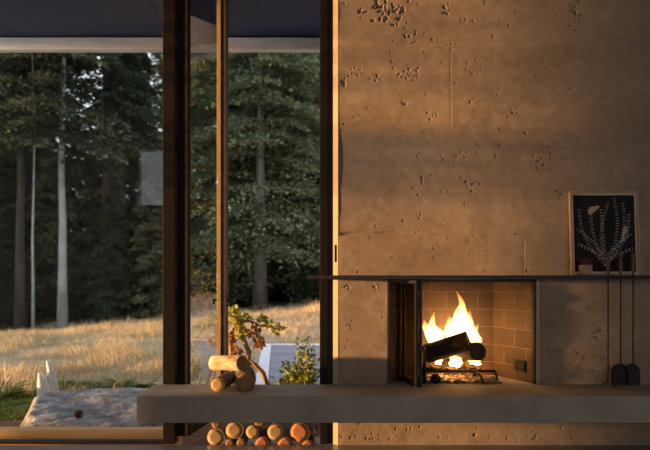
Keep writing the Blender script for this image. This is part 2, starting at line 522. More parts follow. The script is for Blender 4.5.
def build_wall():
    xs = np.concatenate((np.arange(WX0, OX0 - 1e-6, 0.0043), np.linspace(OX0, OX1, 240)[:-1], np.linspace(OX1, 2.75, 300)[:-1], np.array([2.75, 3.2, 3.7, WX1])))
    zs = np.concatenate((np.linspace(0, OZ0, 90)[:-1], np.linspace(OZ0, OZ1, 170)[:-1], np.linspace(OZ1, WTOP, 570)))
    X, Z = np.meshgrid(xs, zs)
    D = (fbm(X * 3, Z * 4, 11, 4) - 0.5) * 0.008 + (fbm(X * 25, Z * 25, 31, 3) - 0.5) * 0.0010
    # lift lines and joints
    wz = (fbm(X * 4, Z * 0 + 3, 21, 3) - 0.5) * 0.02
    fade = lambda v: 1 / (1 + np.exp(-np.clip(v, -30, 30)))
    for z0, amp, x0, x1, w in ((2.752, 0.0022, 0, 9, 0.006), (2.178, 0.0028, 0, 9, 0.006), (1.462, 0.009, 0.1, 0.62, 0.011), (1.455, 0.005, 0.76, 1.62, 0.007)):
        g = np.exp(-((Z - z0 - wz) / w) ** 2) * (0.35 + fbm(X * 5, Z * 0, 41, 3))
        D += amp * g * fade((X - x0) / .02) * fade((x1 - X) / .02)
    for x0, z0, z1, a in ((0.868, 2.18, 2.80, 0.0009), (1.372, 1.147, 1.43, 0.0012)):
        D += a * np.exp(-((X - x0 - (fbm(Z * 5, Z * 0, 5, 2) - 0.5) * 0.01) / 0.005) ** 2) * (Z > z0) * (Z < z1)
    # the pour under the grey lift stands a little proud on the left
    D += 0.003 * fade((Z - 1.462) / 0.004) * fade((0.7 - X) / .12) * fade((2.178 - Z) / .05)
    # pockets and pits
    rs = np.random.RandomState(5)
    pits = []
    def cl(px, py, sx, sy, n, r, d):
        for _ in range(n):
            pits.append((WX0 + (px - 338 + rs.randn() * sx) / 145, CAM_Z - (py - 277 + rs.randn() * sy) / 145, r * .68 * rs.uniform(0.4, 1.25), d * .8 * rs.uniform(0.4, 1.2), rs.uniform(0.5, 1.7)))
    cl(381, 8, 10, 5, 34, 0.017, 0.026); cl(393, 16, 8, 5, 16, 0.013, 0.020); cl(364, 12, 3, 4, 8, 0.009, 0.016)
    cl(410, 35, 6, 5, 12, 0.009, 0.014); cl(446, 8, 4, 5, 9, 0.012, 0.018); cl(466, 20, 3, 3, 4, 0.008, 0.012)
    cl(575, 6, 3, 5, 9, 0.013, 0.018); cl(573, 22, 4, 5, 8, 0.011, 0.016)
    cl(354, 70, 5, 5, 10, 0.009, 0.013); cl(343, 82, 2, 3, 7, 0.013, 0.018); cl(405, 76, 12, 3, 18, 0.008, 0.012); cl(413, 73, 3, 3, 6, 0.010, 0.015)
    cl(380, 78, 4, 2, 5, 0.008, 0.012); cl(390, 62, 3, 4, 6, 0.008, 0.010); cl(403, 101, 2, 3, 5, 0.008, 0.012); cl(432, 113, 5, 3, 8, 0.007, 0.010)
    cl(362, 116, 5, 4, 7, 0.006, 0.010); cl(513, 112, 3, 3, 4, 0.009, 0.013); cl(550, 128, 2, 2, 4, 0.008, 0.012); cl(475, 62, 8, 6, 9, 0.006, 0.009)
    cl(455, 44, 3, 2, 3, 0.008, 0.010); cl(632, 92, 4, 4, 5, 0.007, 0.010); cl(530, 20, 16, 9, 16, 0.006, 0.008)
    cl(539, 158, 10, 6, 14, 0.008, 0.012); cl(544, 145, 8, 4, 8, 0.007, 0.010); cl(462, 155, 6, 2, 7, 0.007, 0.011); cl(470, 184, 6, 3, 6, 0.010, 0.016)
    cl(422, 180, 1.5, 2, 3, 0.011, 0.016); cl(389, 180, 3, 4, 4, 0.008, 0.012); cl(440, 165, 30, 10, 26, 0.006, 0.009); cl(405, 200, 32, 18, 24, 0.0055, 0.008)
    cl(560, 197, 4, 2, 5, 0.008, 0.011); cl(487, 158, 10, 8, 8, 0.006, 0.01)
    cl(595, 340, 16, 22, 40, 0.0085, 0.013); cl(597, 333, 2, 3, 6, 0.014, 0.02); cl(577, 362, 7, 10, 16, 0.009, 0.012); cl(575, 300, 8, 8, 10, 0.008, 0.011); cl(640, 335, 4, 14, 16, 0.008, 0.012)
    cl(345, 287, 3, 2, 5, 0.008, 0.012); cl(377, 286, 3, 2, 5, 0.010, 0.014); cl(346, 330, 4, 20, 9, 0.006, 0.009)
    cl(375, 436, 30, 4, 20, 0.008, 0.012); cl(470, 436, 60, 4, 25, 0.008, 0.012)
    for _ in range(230):
        pits.append((rs.uniform(WX0, 2.7), rs.uniform(0.02, 3.3), rs.uniform(0.003, 0.0075), rs.uniform(0.003, 0.008), rs.uniform(0.6, 1.6)))
    rag = (fbm(X * 75, Z * 75, 71, 3) - 0.5) * 1.7
    P = np.zeros_like(D)
    for (x, z, r, d, asp) in pits:
        i0, i1 = np.searchsorted(zs, (z - 3.2 * r, z + 3.2 * r)); j0, j1 = np.searchsorted(xs, (x - 3.2 * r, x + 3.2 * r))
        if i1 <= i0 or j1 <= j0:
            continue
        s = (slice(i0, i1), slice(j0, j1))
        q = np.sqrt(((X[s] - x) / r * asp) ** 2 + ((Z[s] - z) / r / asp ** 0.5) ** 2) + rag[s]
        P[s] = np.maximum(P[s], d * 1.25 / (1 + np.exp((q - .85) * 11)))
    D += P
    # flat at the rims of the opening and of the wall
    ed = np.minimum.reduce([np.abs(X - OX0) + 9 * ((Z < OZ0 - .01) | (Z > OZ1 + .01)), np.abs(X - OX1) + 9 * ((Z < OZ0 - .01) | (Z > OZ1 + .01)), np.abs(X - WX0) * 0.7 + 0.004])
    D *= np.clip(ed / 0.02, 0, 1)
    nz, nx = X.shape
    V = np.stack((X, np.maximum(D, -0.004), Z), -1).reshape(-1, 3)
    idx = np.arange(nz * nx).reshape(nz, nx)
    q = np.stack((idx[:-1, :-1], idx[:-1, 1:], idx[1:, 1:], idx[1:, :-1]), -1)
    cx = (xs[:-1] + xs[1:]) / 2; cz = (zs[:-1] + zs[1:]) / 2
    CX, CZ = np.meshgrid(cx, cz)
    keep = ~((CX > OX0) & (CX < OX1) & (CZ > OZ0) & (CZ < OZ1))
    q = q[keep].reshape(-1, 4)
    n0 = len(V)
    T = 0.72
    c0, c1, c2, c3 = idx[0, 0], idx[0, -1], idx[-1, -1], idx[-1, 0]
    ex = np.array([(WX0, T, 0), (WX1, T, 0), (WX1, T, WTOP), (WX0, T, WTOP)])
    V = np.concatenate((V, ex))
    # left end: strip from the front edge column to the back
    polys = [list(reversed(list(idx[:, 0]))) + [n0, n0 + 3], [n0 + 1, n0, n0 + 3, n0 + 2], list(idx[:, -1]) + [n0 + 2, n0 + 1], list(reversed(list(idx[-1, :]))) + [n0 + 3, n0 + 2]]
    loops = list(q.ravel()); sizes = [4] * len(q)
    for p in polys:
        loops += [int(i) for i in p]; sizes.append(len(p))
    me = np_mesh('wall_back', V, loops, sizes, M['wall'], smooth=False)
    sm = np.ones(len(me.polygons), dtype=bool); sm[-4:] = False
    me.polygons.foreach_set('use_smooth', sm)
    return struct(link('wall_back', me), 'pitted concrete fireplace wall with horizontal lift lines', 'wall')


build_wall()

RX0, RX1, RY0 = -3.8, 4.2, -8.0
struct(MB().box(RX0, RX1, RY0, 0.0, -0.2, 0.0).build('floor', M['floor']), 'polished grey concrete floor in front of the hearth', 'floor')
struct(MB().box(RX0 - .2, RX1 + .2, RY0 - .2, 0.10, 3.62, 3.85).build('ceiling', M['ceilm']), 'wood ceiling over the room', 'ceiling')
# unseen left wall: slot and thin bars added to shape and dim sunlight
w = MB()
SLOT = -0.875
w.box(RX0 - .2, RX0, RY0, SLOT, 0, 3.62)
w.box(RX0 - .2, RX0, SLOT, 0.1, 3.3, 3.62)
for zb in (1.90, 2.02, 2.14, 2.27, 2.62, 2.80, 2.97, 3.12):
    w.box(RX0 - .12, RX0 - .04, SLOT, 0.05, zb, zb + .035)
struct(w.build('wall_left', M['plaster']), 'unseen plastered side wall, its slot and bars added to shape the sunlight', 'wall')
struct(MB().box(RX1, RX1 + .2, RY0, 0.7, 0, 3.62).build('wall_right', M['plaster']), 'plastered right side wall', 'wall')
w = MB()
w.box(RX0, -3.6, RY0 - .2, RY0, 0, 3.62)
w.box(-3.6, -2.35, RY0 - .2, RY0, 0, 2.55)
w.box(-2.35, 0.4, RY0 - .2, RY0, 0, 3.62)
w.box(0.4, 3.9, RY0 - .2, RY0, 3.4, 3.62)  # wide opening under this piece added to brighten the room
w.box(3.9, RX1, RY0 - .2, RY0, 0, 3.62)
w.box(-3.03, -3.0, RY0 - .15, RY0 - .05, 2.55, 3.62)
struct(w.build('wall_rear', M['plaster']), 'rear wall with a wide opening added for room light and a high window', 'wall')

# ---- fixed window left of the door
win = struct(empty('window_1', (0, 0, 0)), 'large fixed window pane with dark frame, left of the open door', 'window')
f = MB()
f.box(-1.125, -1.042, 0.02, 0.12, 0.0, 3.62, bevel=.003)
f.box(-3.8, -1.125, 0.02, 0.085, 0.0, 0.02, bevel=.002)
f.box(-3.8, -1.125, 0.02, 0.12, 3.55, 3.62, bevel=.003)
f.build('window_frame', M['bronze'], win)
MB().box(-3.8, -1.125, 0.050, 0.058, 0.02, 3.55).build('pane', M['glass'], win)

# ---- door opening frame on the wall side, lit jamb with its strike plate
f = MB()
f.box(-0.036, 0.020, 0.022, 0.13, 0.0, 3.62, bevel=.003)
f.box(0.020, 0.056, 0.036, 0.13, 0.0, 3.62, mi=1)
f.box(-1.042, -0.036, 0.022, 0.12, 3.56, 3.62)
struct(f.build('trim_1', [M['bronze'], M['bronze_dark']]), 'dark metal door frame post beside the concrete wall', 'door frame')
j = MB()
j.prism([(0.056, 0.0), (0.09, 0.0), (0.09, 3.62), (0.056, 3.62)], 0.05, 0.13)
# splayed face turned to the daylight
bm = j.bm
bmesh.ops.translate(bm, verts=[v for v in bm.verts if v.co.x > 0.08 and v.co.y < 0.06], vec=(0, -0.051, 0))
bmesh.ops.translate(bm, verts=[v for v in bm.verts if v.co.x < 0.08 and v.co.y < 0.06], vec=(0, -0.033, 0))
jamb = struct(j.build('trim_2', M['maple']), 'narrow pale wooden jamb strip between door frame and concrete wall', 'jamb')
sp = MB(); sp.box(0.066, 0.078, 0.002, 0.009, 1.264, 1.382, bevel=.001)
sp.build('strike_plate', M['bronze'], jamb)

# ---- open glazed door leaf, swung outward
TH = 0.083; LW = 0.93
door = struct(empty('door_1', (-0.9935, 0.035, 0.05), (0, 0, -math.radians(9.0))), 'narrow glazed door standing open outward', 'door')
H = 3.47
f = MB()
f.box(-TH / 2, TH / 2, 0, 0.055, 0, H, bevel=.003)
f.box(-TH / 2, TH / 2, 0.055, LW - .055, 0, 0.06); f.box(-TH / 2, TH / 2, 0.055, LW - .055, H - .06, H)
f.build('hinge_stile', M['bronze'], door)
MB().box(-TH / 2, TH / 2, LW - .055, LW, 0, H, bevel=.003).build('lock_stile', M['stile'], door)
MB().box(-TH / 2 + .001, -0.006, LW - .063, LW - .055, .06, H - .06).build('sunlit_stile_edge', M['sunlit_edge'], door)  # lighter strip paints the sunlit line along the lock stile
MB().box(-0.005, 0.005, 0.055, LW - .055, 00.06, H - .06).build('pane', M['doorglass'], door)
hb = MB()
hb.tube([(TH / 2, LW - .028, .92), (TH / 2 + .05, LW - .028, .92)], .008)
hb.tube([(TH / 2 + .045, LW - .028, .925), (TH / 2 + .045, LW - .028, .88)], .008)
hb.box(TH / 2 - .001, TH / 2 + .005, LW - .045, LW - .012, .86, .98)
hb.build('door_handle', M['steel'], door)
for z in (0.35, 0.95, 2.05, 2.62):
    hg = MB(); hg.tube([(-TH / 2 - .004, -.004, z - .06), (-TH / 2 - .004, -.004, z + .06)], .007)
    hg.build('hinge', M['bronze_dark'], door)

# ---- roof overhang outside
so = MB(); so.box(-7, 7, 0.14, 2.30, 3.60, 3.85)
for k in range(-6, 5):
    so.box(k * 1.55 - .003, k * 1.55 + .003, 0.15, 2.05, 3.597, 3.602, mi=1)
struct(so.build('trim_3', [M['soffit'], M['bronze_dark']]), 'dark navy soffit panels under the roof overhang', 'soffit')
BZ0, BZ1 = 3.461, 3.585
bt = MB(); bt.box(-7, 7, 2.10, 2.19, BZ0, BZ1, bevel=.004)
bt.box(-7, 7, 2.115, 2.18, BZ1, 3.60, mi=1)
struct(bt.build('trim_4', [M['beam'], M['bronze_dark']]), 'horizontal weathered timber beam under the roof edge', 'beam')
# short timber stub added to stand in for a beam's reflection in the glass
refl_stub = MB()
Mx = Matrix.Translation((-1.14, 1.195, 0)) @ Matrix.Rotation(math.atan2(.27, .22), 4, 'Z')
refl_stub.box(-0.26, 0.36, -0.04, 0.04, 3.20, 3.415, bevel=.005, mat4=Mx)
refl_stub.box(-.22, .34, -.012, .012, 3.41, 3.60, mi=1, mat4=Mx)
struct(refl_stub.build('trim_5', [M['beam'], M['bronze_dark']]), 'short slanting timber stub added in place of a reflection in the door glass', 'beam')


# ---- ground
def gz(X, Y):
    s = np.clip((Y - 6) / 12, 0, 1); s = s * s * (3 - 2 * s)
    r = np.clip((Y - 18) / 30, 0, 1)
    z = -0.12 + s * (-0.66 + np.clip(X + 11.2, -14, 14) * 0.088) + r * 0.6
    b = (fbm(X * 0.5, Y * 0.5, 101, 3) - 0.5) * 0.22 * np.clip((Y - 3.2) / 4, 0, 1) * np.where((X > -1.6) & (Y < 8.2), 0.0, 1.0)
    # ridge added out of view on the left to keep sun off the trees
    rx = np.clip((-17.5 - 0.28 * (Y - 14) - X) / 7, 0, 1); ry = np.clip((Y - 12.0) / 3.5, 0, 1)
    shade_ridge = rx * rx * (3 - 2 * rx) * ry * ry * (3 - 2 * ry) * 13.0
    return z + b + shade_ridge


gx = np.concatenate((np.linspace(-45, -14, 40)[:-1], np.linspace(-14, 12, 150)[:-1], np.linspace(12, 50, 50))); gy = np.concatenate((np.linspace(0.11, 14, 110)[:-1], np.linspace(14, 60, 70)))
GX, GY = np.meshgrid(gx, gy)
GV = np.stack((GX, GY, gz(GX, GY)), -1).reshape(-1, 3)
gi = np.arange(GX.size).reshape(GX.shape)
gq = np.stack((gi[:-1, :-1], gi[:-1, 1:], gi[1:, 1:], gi[1:, :-1]), -1).reshape(-1, 4)
struct(link('ground', np_mesh('ground', GV, gq.ravel(), [4] * len(gq), M['ground'], smooth=True)), 'dry meadow ground sloping up to the trees', 'ground')
gzf = lambda x, y: float(gz(np.array([x], float), np.array([y], float))[0])

# concrete ledge outside the sill carrying the firewood
struct(MB().box(-0.82, 0.085, 0.001, 0.52, -0.25, -0.07, bevel=.002).build('trim_6', M['concrete']), 'low concrete ledge outside the door sill', 'ledge')
ts = MB(); ts.box(-5.0, -1.07, 0.29, 0.40, -0.115, 0.036, bevel=.005)
tag(ts.build('timber_step', M['fir']), 'long orange timber lying outside the left window, below the granite slab', 'timber')

# ---- deck
dk = empty('deck', (0, 0, 0))
struct(dk, 'lavender grey board deck with pale border beyond the open door', 'deck')
def deck_x(y): return -0.78 - (y - 2.7) * 0.075
d = MB()
d.bm.faces.new([d.bm.verts.new(p) for p in ((deck_x(2.55) + .15, 2.7, -.04), (7.5, 2.7, -.04), (7.5, 7.0, -.04), (deck_x(7) + .15, 7.0, -.04))])
r = bmesh.ops.extrude_face_region(d.bm, geom=d.bm.faces[:])
bmesh.ops.translate(d.bm, verts=[v for v in r['geom'] if isinstance(v, bmesh.types.BMVert)], vec=(0, 0, -.06))
d.build('boards', M['deck'], dk)
d = MB()
for quad in (((deck_x(2.55), 2.55), (deck_x(2.55) + .15, 2.55), (deck_x(7) + .15, 7.0), (deck_x(7), 7.0)), ((deck_x(7), 7.0), (7.6, 7.0), (7.6, 7.14), (deck_x(7), 7.14)), ((deck_x(2.55) + .15, 2.55), (7.6, 2.55), (7.6, 2.7), (deck_x(2.7) + .15, 2.7))):
    a = [d.bm.verts.new((x, y, -.03)) for x, y in quad]; b = [d.bm.verts.new((x, y, -.13)) for x, y in quad]
    d.bm.faces.new(a); d.bm.faces.new(b[::-1])
    for i in range(4):
        d.bm.faces.new((a[i], b[i], b[(i + 1) % 4], a[(i + 1) % 4]))
d.build('border', M['border'], dk)

# ================================================================== HEARTH
hs = MB(); hs.box(-1.174, 3.6, -0.45, -0.006, 0.253, 0.42, bevel=.004)
tag(hs.build('hearth_bench', M['concrete']), 'long floating concrete hearth bench running under the fireplace and past the window', 'hearth')
mt = MB(); mt.box(-0.115, 3.4, -0.12, -0.006, 1.145, 1.171, bevel=.0015)
tag(mt.build('mantel_shelf', M['steel']), 'thin black steel mantel shelf across the concrete wall above the fireplace', 'shelf')

# ---- firebox
fb = empty('firebox', (0, 0, 0))
tag(fb, 'brick-lined open firebox in the concrete wall, holding the fire', 'fireplace')
BX0, BX1, BY = 0.615, 1.275, 0.42


def panel(name, a, b, z0, z1, u0):
    """brick panel from plan point a to b; the face looks into the firebox, 5 cm thick"""
    a, b = Vector((a[0], a[1], 0)), Vector((b[0], b[1], 0))
    L = (b - a).length
    nrm = Vector((-(b - a).y, (b - a).x, 0)).normalized() * 0.05
    bm = bmesh.new(); uv = bm.loops.layers.uv.new('UVMap')
    vs = [bm.verts.new(p + Vector((0, 0, z))) for p in (a, b, b + nrm, a + nrm) for z in (z0, z1)]
    for ids in ((0, 2, 3, 1), (2, 4, 5, 3), (4, 6, 7, 5), (6, 0, 1, 7), (1, 3, 5, 7), (0, 6, 4, 2)):
        fc = bm.faces.new([vs[i] for i in ids])
        for lp in fc.loops:
            k = vs.index(lp.vert)
            lp[uv].uv = (u0 + (L if k in (2, 3, 4, 5) else 0), lp.vert.co.z - 0.42 + 0.03)
    bmesh.ops.recalc_face_normals(bm, faces=bm.faces)
    me = bpy.data.meshes.new(name); bm.to_mesh(me); bm.free(); me.materials.append(M['brick'])
    return link(name, me, fb)


panel('back_panel', (BX0, BY), (BX1, BY), 0.42, 1.45, 0.05)
panel('side_panel', (OX0, 0.012), (BX0, BY), 0.42, 1.45, 0.3)
panel('side_panel', (BX1, BY), (OX1, 0.012), 0.42, 1.45, 0.12)
bf = MB(); bf.prism([(0, 0)] * 0 or [(OX0, .405), (OX1, .405), (OX1, .4205), (OX0, .4205)], -0.004, 0.0)
bf.box(OX0, OX1, 0.0, BY + .05, .38, .4202)
bf.build('hearth_floor', M['concrete'], fb)
sm = MB(); sm.box(OX0 + .0, OX1, 0.012, 0.47, 1.45, 1.5); sm.build('smoke_hood', M['iron'], fb)
ff = MB()
ff.box(OX0 - .004, OX0 + .010, -0.008, 0.05, 0.42, 1.144); ff.box(OX1 - .016, OX1 + .0, -0.008, 0.05, 0.42, 1.144)
ff.box(OX0, OX1, -0.008, 0.05, 1.125, 1.144)
ff.build('steel_frame', M['steel'], fb)
ps = MB(); ps.box(OX1 + .0005, OX1 + .022, -0.009, -0.0055, 0.421, 1.143); ps.build('sunlit_jamb_strip', M['oak'], fb)  # pale strip put in as the sunlit edge of the opening
dm = MB()
dm.box(-.055, .055, -.004, .004, -.04, .04); dm.box(-.045, .045, -.008, .0, -.03, .03)
dd = dm.build('damper_door', M['iron'], fb)
dv = Vector((OX1 - BX1, 0.012 - BY, 0)).normalized()
dd.location = Vector((BX1, BY, .53)) + dv * 0.30 + Vector((-dv.y, dv.x, 0)) * -0.008
dd.rotation_euler = (0, 0, math.atan2(dv.y, dv.x))

# ---- folded fireplace door, left
fd = empty('fireplace_door', (0.535, 0.225, 0.424), (0, 0, math.radians(11.5)))
tag(fd, 'black framed glass fireplace door folded open at the left of the firebox', 'fireplace door')
FH, FW = 0.715, 0.39
def leaf(x0, parent):
    f = MB()
    f.box(x0 - .008, x0 + .008, -FW, -FW + .028, 0, FH); f.box(x0 - .008, x0 + .008, -.022, 0, 0, FH)
    f.box(x0 - .008, x0 + .008, -FW + .028, -.022, 0, .022); f.box(x0 - .008, x0 + .008, -FW + .028, -.022, FH - .022, FH)
    o = f.build('leaf_frame', M['steel'], parent)
    MB().box(x0 - .002, x0 + .002, -FW + .028, -.022, .022, FH - .022).build('pane', M['fireglass'], o)
leaf(0.0, fd); leaf(0.028, fd)
kn = MB()
for z in (.1, .36, .62):
    kn.tube([(.014, -FW - .004, z - .03), (.014, -FW - .004, z + .03)], .008)
kn.tube([(.014, -FW - .007, .30), (.014, -FW - .007, .52)], .0035)
kn.build('hinge', M['iron'], fd)

# ---- grate with andirons
gr = empty('fire_grate', (0.0, 0.0, 0.4205))
tag(gr, 'black iron fire grate with andirons carrying the burning logs', 'grate')
g = MB()
def gp(px, py, Y): p = at(px, py, Y); return (p.x, p.y, p.z - .4205)
za = 0.075
g.tube([(0.66, .10, za), (1.20, .10, za)], .010); g.tube([(0.66, .24, za), (1.10, .24, za)], .010)
for x in (0.70, 0.78, 0.86, 0.94, 1.02, 1.09):
    g.tube([(x, .07, za + .02), (x, .10, za + .012), (x, .30, za + .012), (x, .33, za + .06)], .008)
g.build('bars', M['iron'], gr)
for x, y in ((1.20, .10), (0.70, .26), (1.08, .26)):
    l = MB(); l.tube([(x, y, za), (x + .02, y - .005, .0)], .009); l.build('leg', M['iron'], gr)
l = MB(); l.tube([(1.06, .10, za), (1.085, .03, .05), (1.10, 0.02, 0)], .009); l.build('leg', M['iron'], gr)
a = MB()
a.tube([(0.690, .02, 0), (0.690, .02, .20), (0.687, .02, .235), (0.679, .02, .25), (0.668, .02, .245), (0.664, .02, .225)], .012, 10)
a.tube([(0.690, .02, .06), (0.690, .30, .06)], .012)
a.build('andiron', M['iron'], gr)
a = MB()
prof = [(0.001, 0)] + [(0.036 * math.sin(math.pi * k / 8), 0.036 - 0.036 * math.cos(math.pi * k / 8)) for k in range(1, 8)] + [(0.001, .072)]
a.lathe(prof, 14, mat4=Matrix.Translation((0.765, .015, 0.0)))
a.build('andiron_ball', M['iron'], gr)


# ---- logs
def make_log(name, p0, p1, r, seed, bark, end, taper=0.96, n=22, lumpy=0.05):
    rr = random.Random(seed)
    p0, p1 = Vector(p0), Vector(p1)
    L = (p1 - p0).length
    o = empty(name, p0)
    q = (p1 - p0).to_track_quat('Y', 'Z')
    o.rotation_mode = 'QUATERNION'; o.rotation_quaternion = q
    ph = [rr.uniform(0, 6.28) for _ in range(4)]
    def rad(a, t):
        return r * (1 + (taper - 1) * t) * (1 + lumpy * (math.sin(2 * a + ph[0]) * .5 + .35 * math.sin(3 * a + ph[1] + 2 * t) + .25 * math.sin(5 * a + ph[2] + 4 * t)))
    K = 7
    b = MB()
    b.rings([[Vector((math.cos(2 * math.pi * j / n) * rad(2 * math.pi * j / n, k / (K - 1)), L * k / (K - 1), math.sin(2 * math.pi * j / n) * rad(2 * math.pi * j / n, k / (K - 1)))) for j in range(n)] for k in range(K)], cap0=False, cap1=True)
    # bark lip and the cut face set just inside it
    b.rings([[Vector((math.cos(2 * math.pi * j / n) * rad(2 * math.pi * j / n, 0) * s, y, math.sin(2 * math.pi * j / n) * rad(2 * math.pi * j / n, 0) * s)) for j in range(n)] for s, y in ((1, 0), (.92, 0), (.92, .004))], cap0=False, cap1=False)
    b.build('bark', bark, o)
    c = MB()
    c.rings([[Vector((math.cos(2 * math.pi * j / n) * rad(2 * math.pi * j / n, 0) * s, y, math.sin(2 * math.pi * j / n) * rad(2 * math.pi * j / n, 0) * s)) for j in range(n)] for s, y in ((.925, .006), (.915, -.0005), (.5, -.0008))], cap0=True, cap1=True)
    c.build('cut_face', end, o)
    return o


bl = make_log('burning_log', at(468.5, 341, .085), at(426, 354, .20), .074, 3, M['char'], M['charend'])
tag(bl, 'thick charred log across the front of the burning fire', 'log')
bl = make_log('burning_log', at(478, 351.5, .10), (0.97, .36, .60), .068, 9, M['char'], M['charend'])
tag(bl, 'charred log with round end to the right, behind the front burning log', 'log')
lg = make_log('firewood_log', (-0.689, -0.32, .4685), (-0.655, -0.03, .4685), .048, 21, M['barkdark'], M['end_pale'])
tag(lg, 'small log at the lower left of the three stacked on the hearth bench', 'log', 'logs stacked on the hearth bench')
lg = make_log('firewood_log', (-0.512, -0.29, .4875), (-0.545, -0.02, .4875), .0665, 22, M['barkdark'], M['end_dark'])
tag(lg, 'thickest of the logs stacked on the hearth bench, lower right', 'log', 'logs stacked on the hearth bench')
lg = make_log('firewood_log', (-0.536, -0.285, .604), (-0.745, -0.13, .585), .051, 23, M['bark'], M['end_dark'])
tag(lg, 'sunlit pale-barked log lying on top of the other two on the hearth bench', 'log', 'logs stacked on the hearth bench')

pile = [(215.6, 437.5, 9.2, 'end_pale', 'large sawn log at the left end of the firewood pile under the bench'),
        (234.3, 430.3, 9.0, 'end_pale', 'pale round log on top of the firewood pile, above two thin logs'),
        (252.6, 432.0, 7.2, 'end_pale', 'medium pale log second along the top of the firewood pile'),
        (229.8, 443.8, 5.0, 'end_dark', 'left one of two thin logs low in the firewood pile'),
        (241.3, 443.2, 5.2, 'end_dark', 'right one of two thin logs low in the firewood pile'),
        (275.6, 432.2, 8.8, 'end_pale', 'pale log in the top row between a dark gap and a big orange log'),
        (261.8, 444.2, 7.6, 'end_red', 'reddish log at the bottom middle of the firewood pile'),
        (285.0, 446.5, 8.0, 'end_red', 'reddish log low in the pile, right of the middle'),
        (299.6, 432.5, 10.2, 'end_red', 'biggest orange log face at the right of the firewood pile'),
        (308.0, 446.0, 6.4, 'end_red', 'small reddish log at the lower right corner of the firewood pile'),
        (313.5, 432.0, 4.2, 'end_dark', 'thin dark log at the far right of the firewood pile'),
        (259.8, 422.5, 5.6, 'end_dark', 'log mostly hidden behind the bench edge on top of the firewood pile'),
        (216.5, 423.5, 5.4, 'end_dark', 'bark-covered log lying on the large left log of the firewood pile')]
for k, (px, py, r, e, lab) in enumerate(pile):
    Y = 0.048 + rnd.uniform(0, .012)
    p = at(px, py, Y); rr_ = r / F * (Y + 4.5)
    p.z = max(p.z, -0.069 + rr_ * 1.03)
    lg = make_log('firewood_log', p, p + Vector((rnd.uniform(-.01, .01), .30, 0)), rr_, 50 + k, M['bark'] if k in (0, 1, 12) else M['barkdark'], M[e], n=18)
    tag(lg, lab, 'log', 'firewood pile under the hearth bench')

# ---- ash bed
rs = np.random.RandomState(3)
ab = MB()
for _ in range(260):
    x = rs.uniform(.66, 1.22); y = rs.uniform(.02, .38); s = rs.uniform(.006, .018)
    ab.box(-s, s, -s * .7, s * .7, -s * .4, s * .5, mi=0, mat4=Matrix.Translation((x, y, .4285)) @ Euler((rs.uniform(-.5, .5), rs.uniform(-.5, .5), rs.uniform(0, 3))).to_matrix().to_4x4())
aN = 26
ab.rings([[Vector((.945 + math.cos(2 * math.pi * j / aN) * .29 * s, .20 + math.sin(2 * math.pi * j / aN) * .185 * s, z)) for j in range(aN)] for s, z in ((1, .4206), (.9, .428), (.6, .434))])
tag(ab.build('ash_bed', M['ash']), 'grey ash and cinders on the firebox floor under the grate', 'ash', kind='stuff')

# ---- flames
fl = empty('fire', (0.90, 0.2, 0.5))
tag(fl, 'bright yellow flames rising from the logs in the firebox', 'fire')
def flame(pts, rad, seed, flat=0.75):
    rr = random.Random(seed)
    k = len(pts)
    P = [at(px, py, Y) - Vector((0.90, 0.2, 0.5)) for px, py, Y in pts]
    # resample with a smooth spline
    N = 14; rings = []
    ph = [rr.uniform(0, 6.28) for _ in range(3)]
    for i in range(N):
        t = i / (N - 1) * (k - 1); a = min(int(t), k - 2); u = t - a
        p_ = [P[max(a - 1, 0)], P[a], P[a + 1], P[min(a + 2, k - 1)]]
        c = 0.5 * ((2 * p_[1]) + (-p_[0] + p_[2]) * u + (2 * p_[0] - 5 * p_[1] + 4 * p_[2] - p_[3]) * u * u + (-p_[0] + 3 * p_[1] - 3 * p_[2] + p_[3]) * u ** 3)
        r = (rad[a] * (1 - u) + rad[a + 1] * u) / F * 4.7
        rings.append([c + Vector((math.cos(w_) * r * (1 + .2 * math.sin(2 * w_ + ph[0] + i)), math.sin(w_) * r * flat * (1 + .2 * math.sin(3 * w_ + ph[1] + i * .7)), .06 * r * math.sin(w_ * 2 + i))) for w_ in [2 * math.pi * j / 14 for j in range(14)]])
    m_ = MB(); m_.rings(rings); m_.build('flame', M['flame'], fl)
flame([(443, 350, .22), (438, 342, .22), (435, 332, .22), (432, 325, .22), (434, 313, .22)], [5, 9, 8, 4.5, .4], 1)
flame([(436, 348, .24), (429, 334, .24), (426, 326, .24), (424, 320, .24)], [4, 5, 3.5, .3], 2)
flame([(453, 350, .24), (452, 338, .24), (449, 326, .24), (450, 316, .24)], [6, 7, 4.5, .4], 3)
flame([(465, 352, .22), (463, 338, .22), (462, 322, .22), (461, 312, .22), (462, 303, .22), (457, 292, .22)], [8, 11, 8.5, 6, 3.2, .4], 4)
flame([(458, 345, .27), (455, 332, .27), (456, 320, .27), (458, 312, .27)], [6, 8, 6, .5], 8)
flame([(476, 350, .24), (477, 340, .24), (475, 332, .24), (478, 324, .24)], [4, 5, 3.2, .3], 11)
flame([(472, 348, .26), (471, 338, .26), (470, 328, .26), (469, 318, .26), (470, 310, .26)], [6, 8, 6, 3, .3], 5)
flame([(455, 366, .16), (456, 360, .16), (452, 354, .16)], [6, 7, 2], 6)
flame([(475, 364, .18), (474, 360, .18), (470, 354, .18)], [5, 6, 2], 7)
flame([(438, 364, .18), (439, 359, .18), (441, 353, .18)], [3, 4, 1.5], 9)

